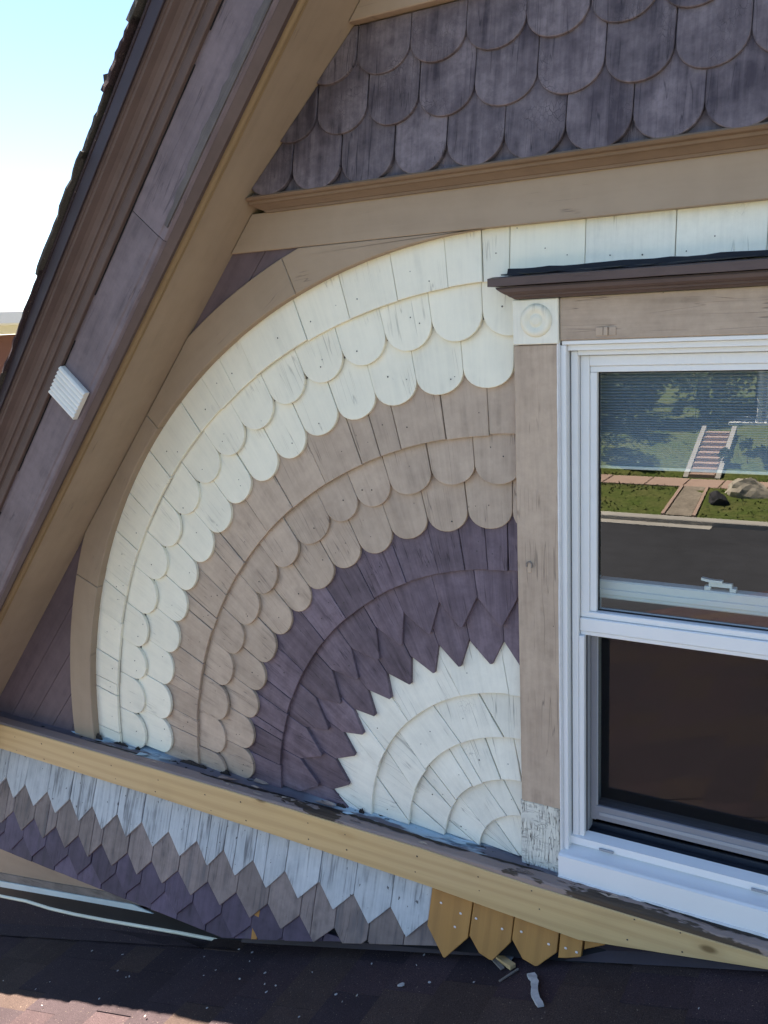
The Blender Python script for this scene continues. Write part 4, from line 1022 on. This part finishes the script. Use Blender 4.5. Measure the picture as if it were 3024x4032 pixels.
mesh('pane', [(.155, .0440, .605), (MX(.155), .0440, .605), (MX(.155), .0440, 1.118), (.155, .0440, 1.118)], [(0, 1, 2, 3)], M['glass'], win)
def seal(x0, x1, z0, z1, y, w_=.0022):
    for a in ((x0, x1, z1 - w_, z1), (x0, x1, z0, z0 + w_), (x0, x0 + w_, z0, z1), (x1 - w_, x1, z0, z1)):
        box('seal', a[0], a[1], y, y + .004, a[2], a[3], M['rubber'], win)
seal(.1586, MX(.1586), .6158, 1.1112, .0395)
# lower sash, raised, on the inner track
both('lower_sash_stile', .122, .146, .078, .108, .118, .672, M['rail_in'], bev=.002, axis='z')
box('lower_sash_rail', .146, MX(.146), .0782, .108, .630, .671, M['rail_in'], win, bev=.003)
box('lower_sash_rail', .146, MX(.146), .0745, .078, .640, .652, M['rail_in'], win, bev=.001)
box('lower_sash_rail', .146, MX(.146), .0782, .108, .112, .146, M['screenframe'], win, bev=.003)
mesh('pane', [(.144, .0920, .14), (MX(.144), .0920, .14), (MX(.144), .0920, .635), (.144, .0920, .635)], [(0, 1, 2, 3)], M['glass_low'], win)
# sash lock on the top rail of the raised sash
lx = .392
box('sash_lock', lx - .030, lx - .018, .082, .100, .6712, .679, M['rail_in'], win, bev=.001)
box('sash_lock', lx + .018, lx + .030, .082, .100, .6712, .679, M['rail_in'], win, bev=.001)
extrude('sash_lock', [(.084, .679), (.098, .679), (.098, .686), (.084, .688)], lx - .022, lx + .022, M['rail_in'], win, lambda t, y, z: (t, y, z), 1)
extrude('sash_lock', [(.080, .6882), (.096, .6862), (.097, .6915), (.080, .6935)], lx - .036, lx + .004, M['rail_in'], win, lambda t, y, z: (t, y, z + .004 * max(0, (lx - .02 - t) / .02)), 4)
# half screen
both('frame_stile', .1257, .1375, .012, .0295, .088, .5638, M['vinyl'], bev=.001, axis='z')
both('screen_frame', .1275, .1405, .030, .062, .100, .5638, M['vinyl_in'], axis='z')
both('screen_frame', .1410, .1535, .046, .056, .122, .563, M['screenframe'], bev=.0012, axis='z')
both('screen_frame', .1537, .1565, .048, .054, .126, .560, M['vinyl_in'], axis='z')
box('screen_frame', .1410, MX(.1410), .0462, .056, .124, .158, M['screenframe'], win, bev=.0012)
box('screen_frame', .1612, MX(.1612), .0445, .046, .136, .144, M['vinyl_in'], win)
box('screen_mesh', .152, MX(.152), .0515, .0519, .155, .5625, M['screen'], win)
seal(.1376, MX(.1376), .097, .5645, .026, .0016)
# sill track, sill nose
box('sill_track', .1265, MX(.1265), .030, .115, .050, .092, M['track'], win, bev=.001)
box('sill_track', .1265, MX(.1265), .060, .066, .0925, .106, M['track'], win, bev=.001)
for q, (a, b) in enumerate((((.0295, .1060), (.0105, .0955)),)):
    pass
extrude('sill', [(.0295, .102), (.0045, .0945), (.0035, .078), (.0295, .060)], .1085, MX(.1085), M['vinyl'], win, lambda t, y, z: (t, y, z))
extrude('sill', [(.0295, .0772), (-.026, .0655), (-.0315, .0620), (-.0315, .0105), (.0295, .0105)], .0925, MX(.0925), M['vinyl'], win, lambda t, y, z: (t, y, z))
extrude('sill_caulk', [(-.034, .001), (-.0335, .0115), (-.025, .0118), (-.025, .001)], .0915, MX(.0915), M['caulk'], win, lambda t, y, z: (t, y, z), 46, wob=.0022)
for xw in (.19, .50, .74):
    box('weep_cover', xw - .016, xw + .016, -.001, .002, .0795, .0850, M['vinyl_in'], win, bev=.0006)
box('screen_clip', .392, .432, .029, .034, .086, .097, M['screenframe'], win, bev=.001)
# caulk beads down the jamb edge
extrude('jamb_caulk', [(-.0172, .0925), (-.0185, .0955), (-.013, .0985), (-.012, .0930)], .02, 1.172, M['caulk'], win, lambda t, y, x: (x, y, t), 50, wob=.0006)
# pleated shade inside, raised half way
V = []; F = []; z = 1.135; i = 0; ys = .0
zb = .920
zz = [z]
while z > zb + .002:
    f_ = (z - zb) / (1.135 - zb); pitch = .0016 + .0021 * f_
    z -= pitch; zz.append(z)
for k, z in enumerate(zz):
    yy = .0640 + (.0095 if k % 2 else 0.0) * min(1, .25 + 1.2 * (z - zb) / (1.135 - zb))
    V += [(.146, yy, z), (MX(.146), yy, z)]
for k in range(len(zz) - 1): F.append((2 * k, 2 * k + 1, 2 * k + 3, 2 * k + 2))
mesh('pleated_shade', V, F, M['blind'], win)
box('shade_bottom_rail', .150, MX(.150), .0612, .0745, .914, .9205, M['rail_in'], win, bev=.001)
# old hook on the casing, mark of a removed catch on the head casing
V = []; F = []; n = 10; m = 6
for i in range(n + 1):
    a = math.pi * 1.35 * i / n - .6; c_ = (.030 + .0062 * math.cos(a), .716 + .0075 * math.sin(a))
    for j in range(m):
        b = 2 * math.pi * j / m; V.append((c_[0] + .0018 * math.cos(b) * math.cos(a), -.0185 + .0018 * math.sin(b), c_[1] + .0018 * math.cos(b) * math.sin(a)))
for i in range(n):
    for j in range(m): F.append((i * m + j, i * m + (j + 1) % m, (i + 1) * m + (j + 1) % m, (i + 1) * m + j))
fix_normals(mesh('screw_hook', V, F, M['wood_grey'], win, smooth=True))
box('hook_plate', .0255, .0345, -.0182, -.016, .700, .724, M['tan'], win, bev=.001)
for (xa, xb) in ((.170, .184), (.1855, .1935), (.195, .209)):
    box('old_catch', xa, xb, -.0178 if xa != .1855 else -.0200, -.016, 1.183, 1.199, M['tan'], win, bev=.0008, axis='z')

# ---------------------------------------------------------------- litter on the porch roof
def onroof(x, y, d=.012): return (x, y, rz(x) + d)
def chip(name, x, y, L, W, rot, mat, label, cat, group=None, th=.002, jag=.35, n=9):
    P0 = onroof(x, y); V = []; top_ = []
    for i in range(n):
        a = 2 * math.pi * i / n; r = random.uniform(1 - jag, 1)
        u, v = L * math.cos(a) * r, W * math.sin(a) * r
        xx, yy = u * math.cos(rot) - v * math.sin(rot), u * math.sin(rot) + v * math.cos(rot)
        V.append((xx, yy, RS * xx)); top_.append((xx, yy, RS * xx + th + random.uniform(0, th)))
    F = [tuple(range(n, 2 * n))] + [(i, (i + 1) % n, n + (i + 1) % n, n + i) for i in range(n)]
    o = mesh(name, V + top_, F, mat); o.location = P0; tag(o, label, cat, group); return o
# long peeled strip
V = []; F = []; n = 10
for i in range(n + 1):
    t = i / n; xx = .050 + .058 * t + .004 * math.sin(t * 7); yy = -.098 - .098 * t; wd = .0075 * (1.1 - .3 * t) * random.uniform(.8, 1.15)
    for s in (-1, 1): V.append((xx + s * wd, yy + s * wd * .4, rz(xx + s * wd) + .012 + .002 * random.random()))
    for s in (1, -1): V.append((xx + s * wd, yy + s * wd * .4, rz(xx + s * wd) + .007))
for i in range(n):
    for j in range(4): F.append((4 * i + j, 4 * i + (j + 1) % 4, 4 * i + 4 + (j + 1) % 4, 4 * i + 4 + j))
F += [(0, 1, 2, 3), (4 * n, 4 * n + 1, 4 * n + 2, 4 * n + 3)]
tag(fix_normals(mesh('paint_strip', V, F, M['chip_paint'])), 'long curled grey strip of peeled paint on the porch roof below the window', 'paint strip')
def stick(x0, y0, x1, y1, w_, h, mat, label, name='wood_offcut'):
    d = Vector((x1 - x0, y1 - y0, 0)); L = d.length; d.normalize(); p = Vector((-d.y, d.x, 0)); V = []
    for (a, b, c) in ((0, -1, 0), (L, -1, 0), (L, 1, 0), (0, 1, 0), (0, -1, 1), (L, -1, 1), (L, 1, 1), (0, 1, 1)):
        q = Vector((x0, y0, 0)) + d * a + p * b * w_; V.append((q.x, q.y, rz(q.x) + .009 + c * h))
    tag(fix_normals(mesh(name, V, [(0, 1, 2, 3), (4, 5, 6, 7), (0, 1, 5, 4), (1, 2, 6, 5), (2, 3, 7, 6), (3, 0, 4, 7)], mat)), label, 'wood scrap')
stick(-.048, -.052, .002, -.084, .007, .010, M['pine'], 'short yellow wood offcut lying under the new cedar shingles')
stick(-.068, -.048, -.022, -.088, .0045, .004, M['wood_grey'], 'thin grey splinter beside the yellow wood offcut')
stick(.015, -.085, -.012, -.130, .0025, .003, M['wood_grey'], 'small dark splinter pointing out from the yellow wood offcut')
stick(-.052, -.035, -.012, -.040, .016, .004, M['white_w'], 'broken weathered shingle scrap tucked under the new cedar shingles')
stick(-2.07, .03, -2.02, .022, .006, .004, M['chip_paint'], 'small pale wood sliver at the left end of the flashing')
stick(-1.93, .028, -1.86, .014, .008, .004, M['chip_paint'], 'flat pale wood sliver below the flashing fold')
# pale chips scattered about
for i in range(48):
    x = random.uniform(-1.75, .5); y = random.uniform(-.40, -.05)
    L = random.uniform(.0025, .0055)
    chip('paint_chip', x, y, L, L * random.uniform(.35, .7), random.uniform(0, 3.1), M['chip_paint'], 'tiny pale paint chip on the dark porch roof', 'paint chip', 'paint chips scattered on the porch roof', .0012, .4, 6)
chip('paint_chip', -.245, -.17, .011, .006, .4, M['chip_paint'], 'largest pale paint chip, in the middle of the porch roof', 'paint chip')
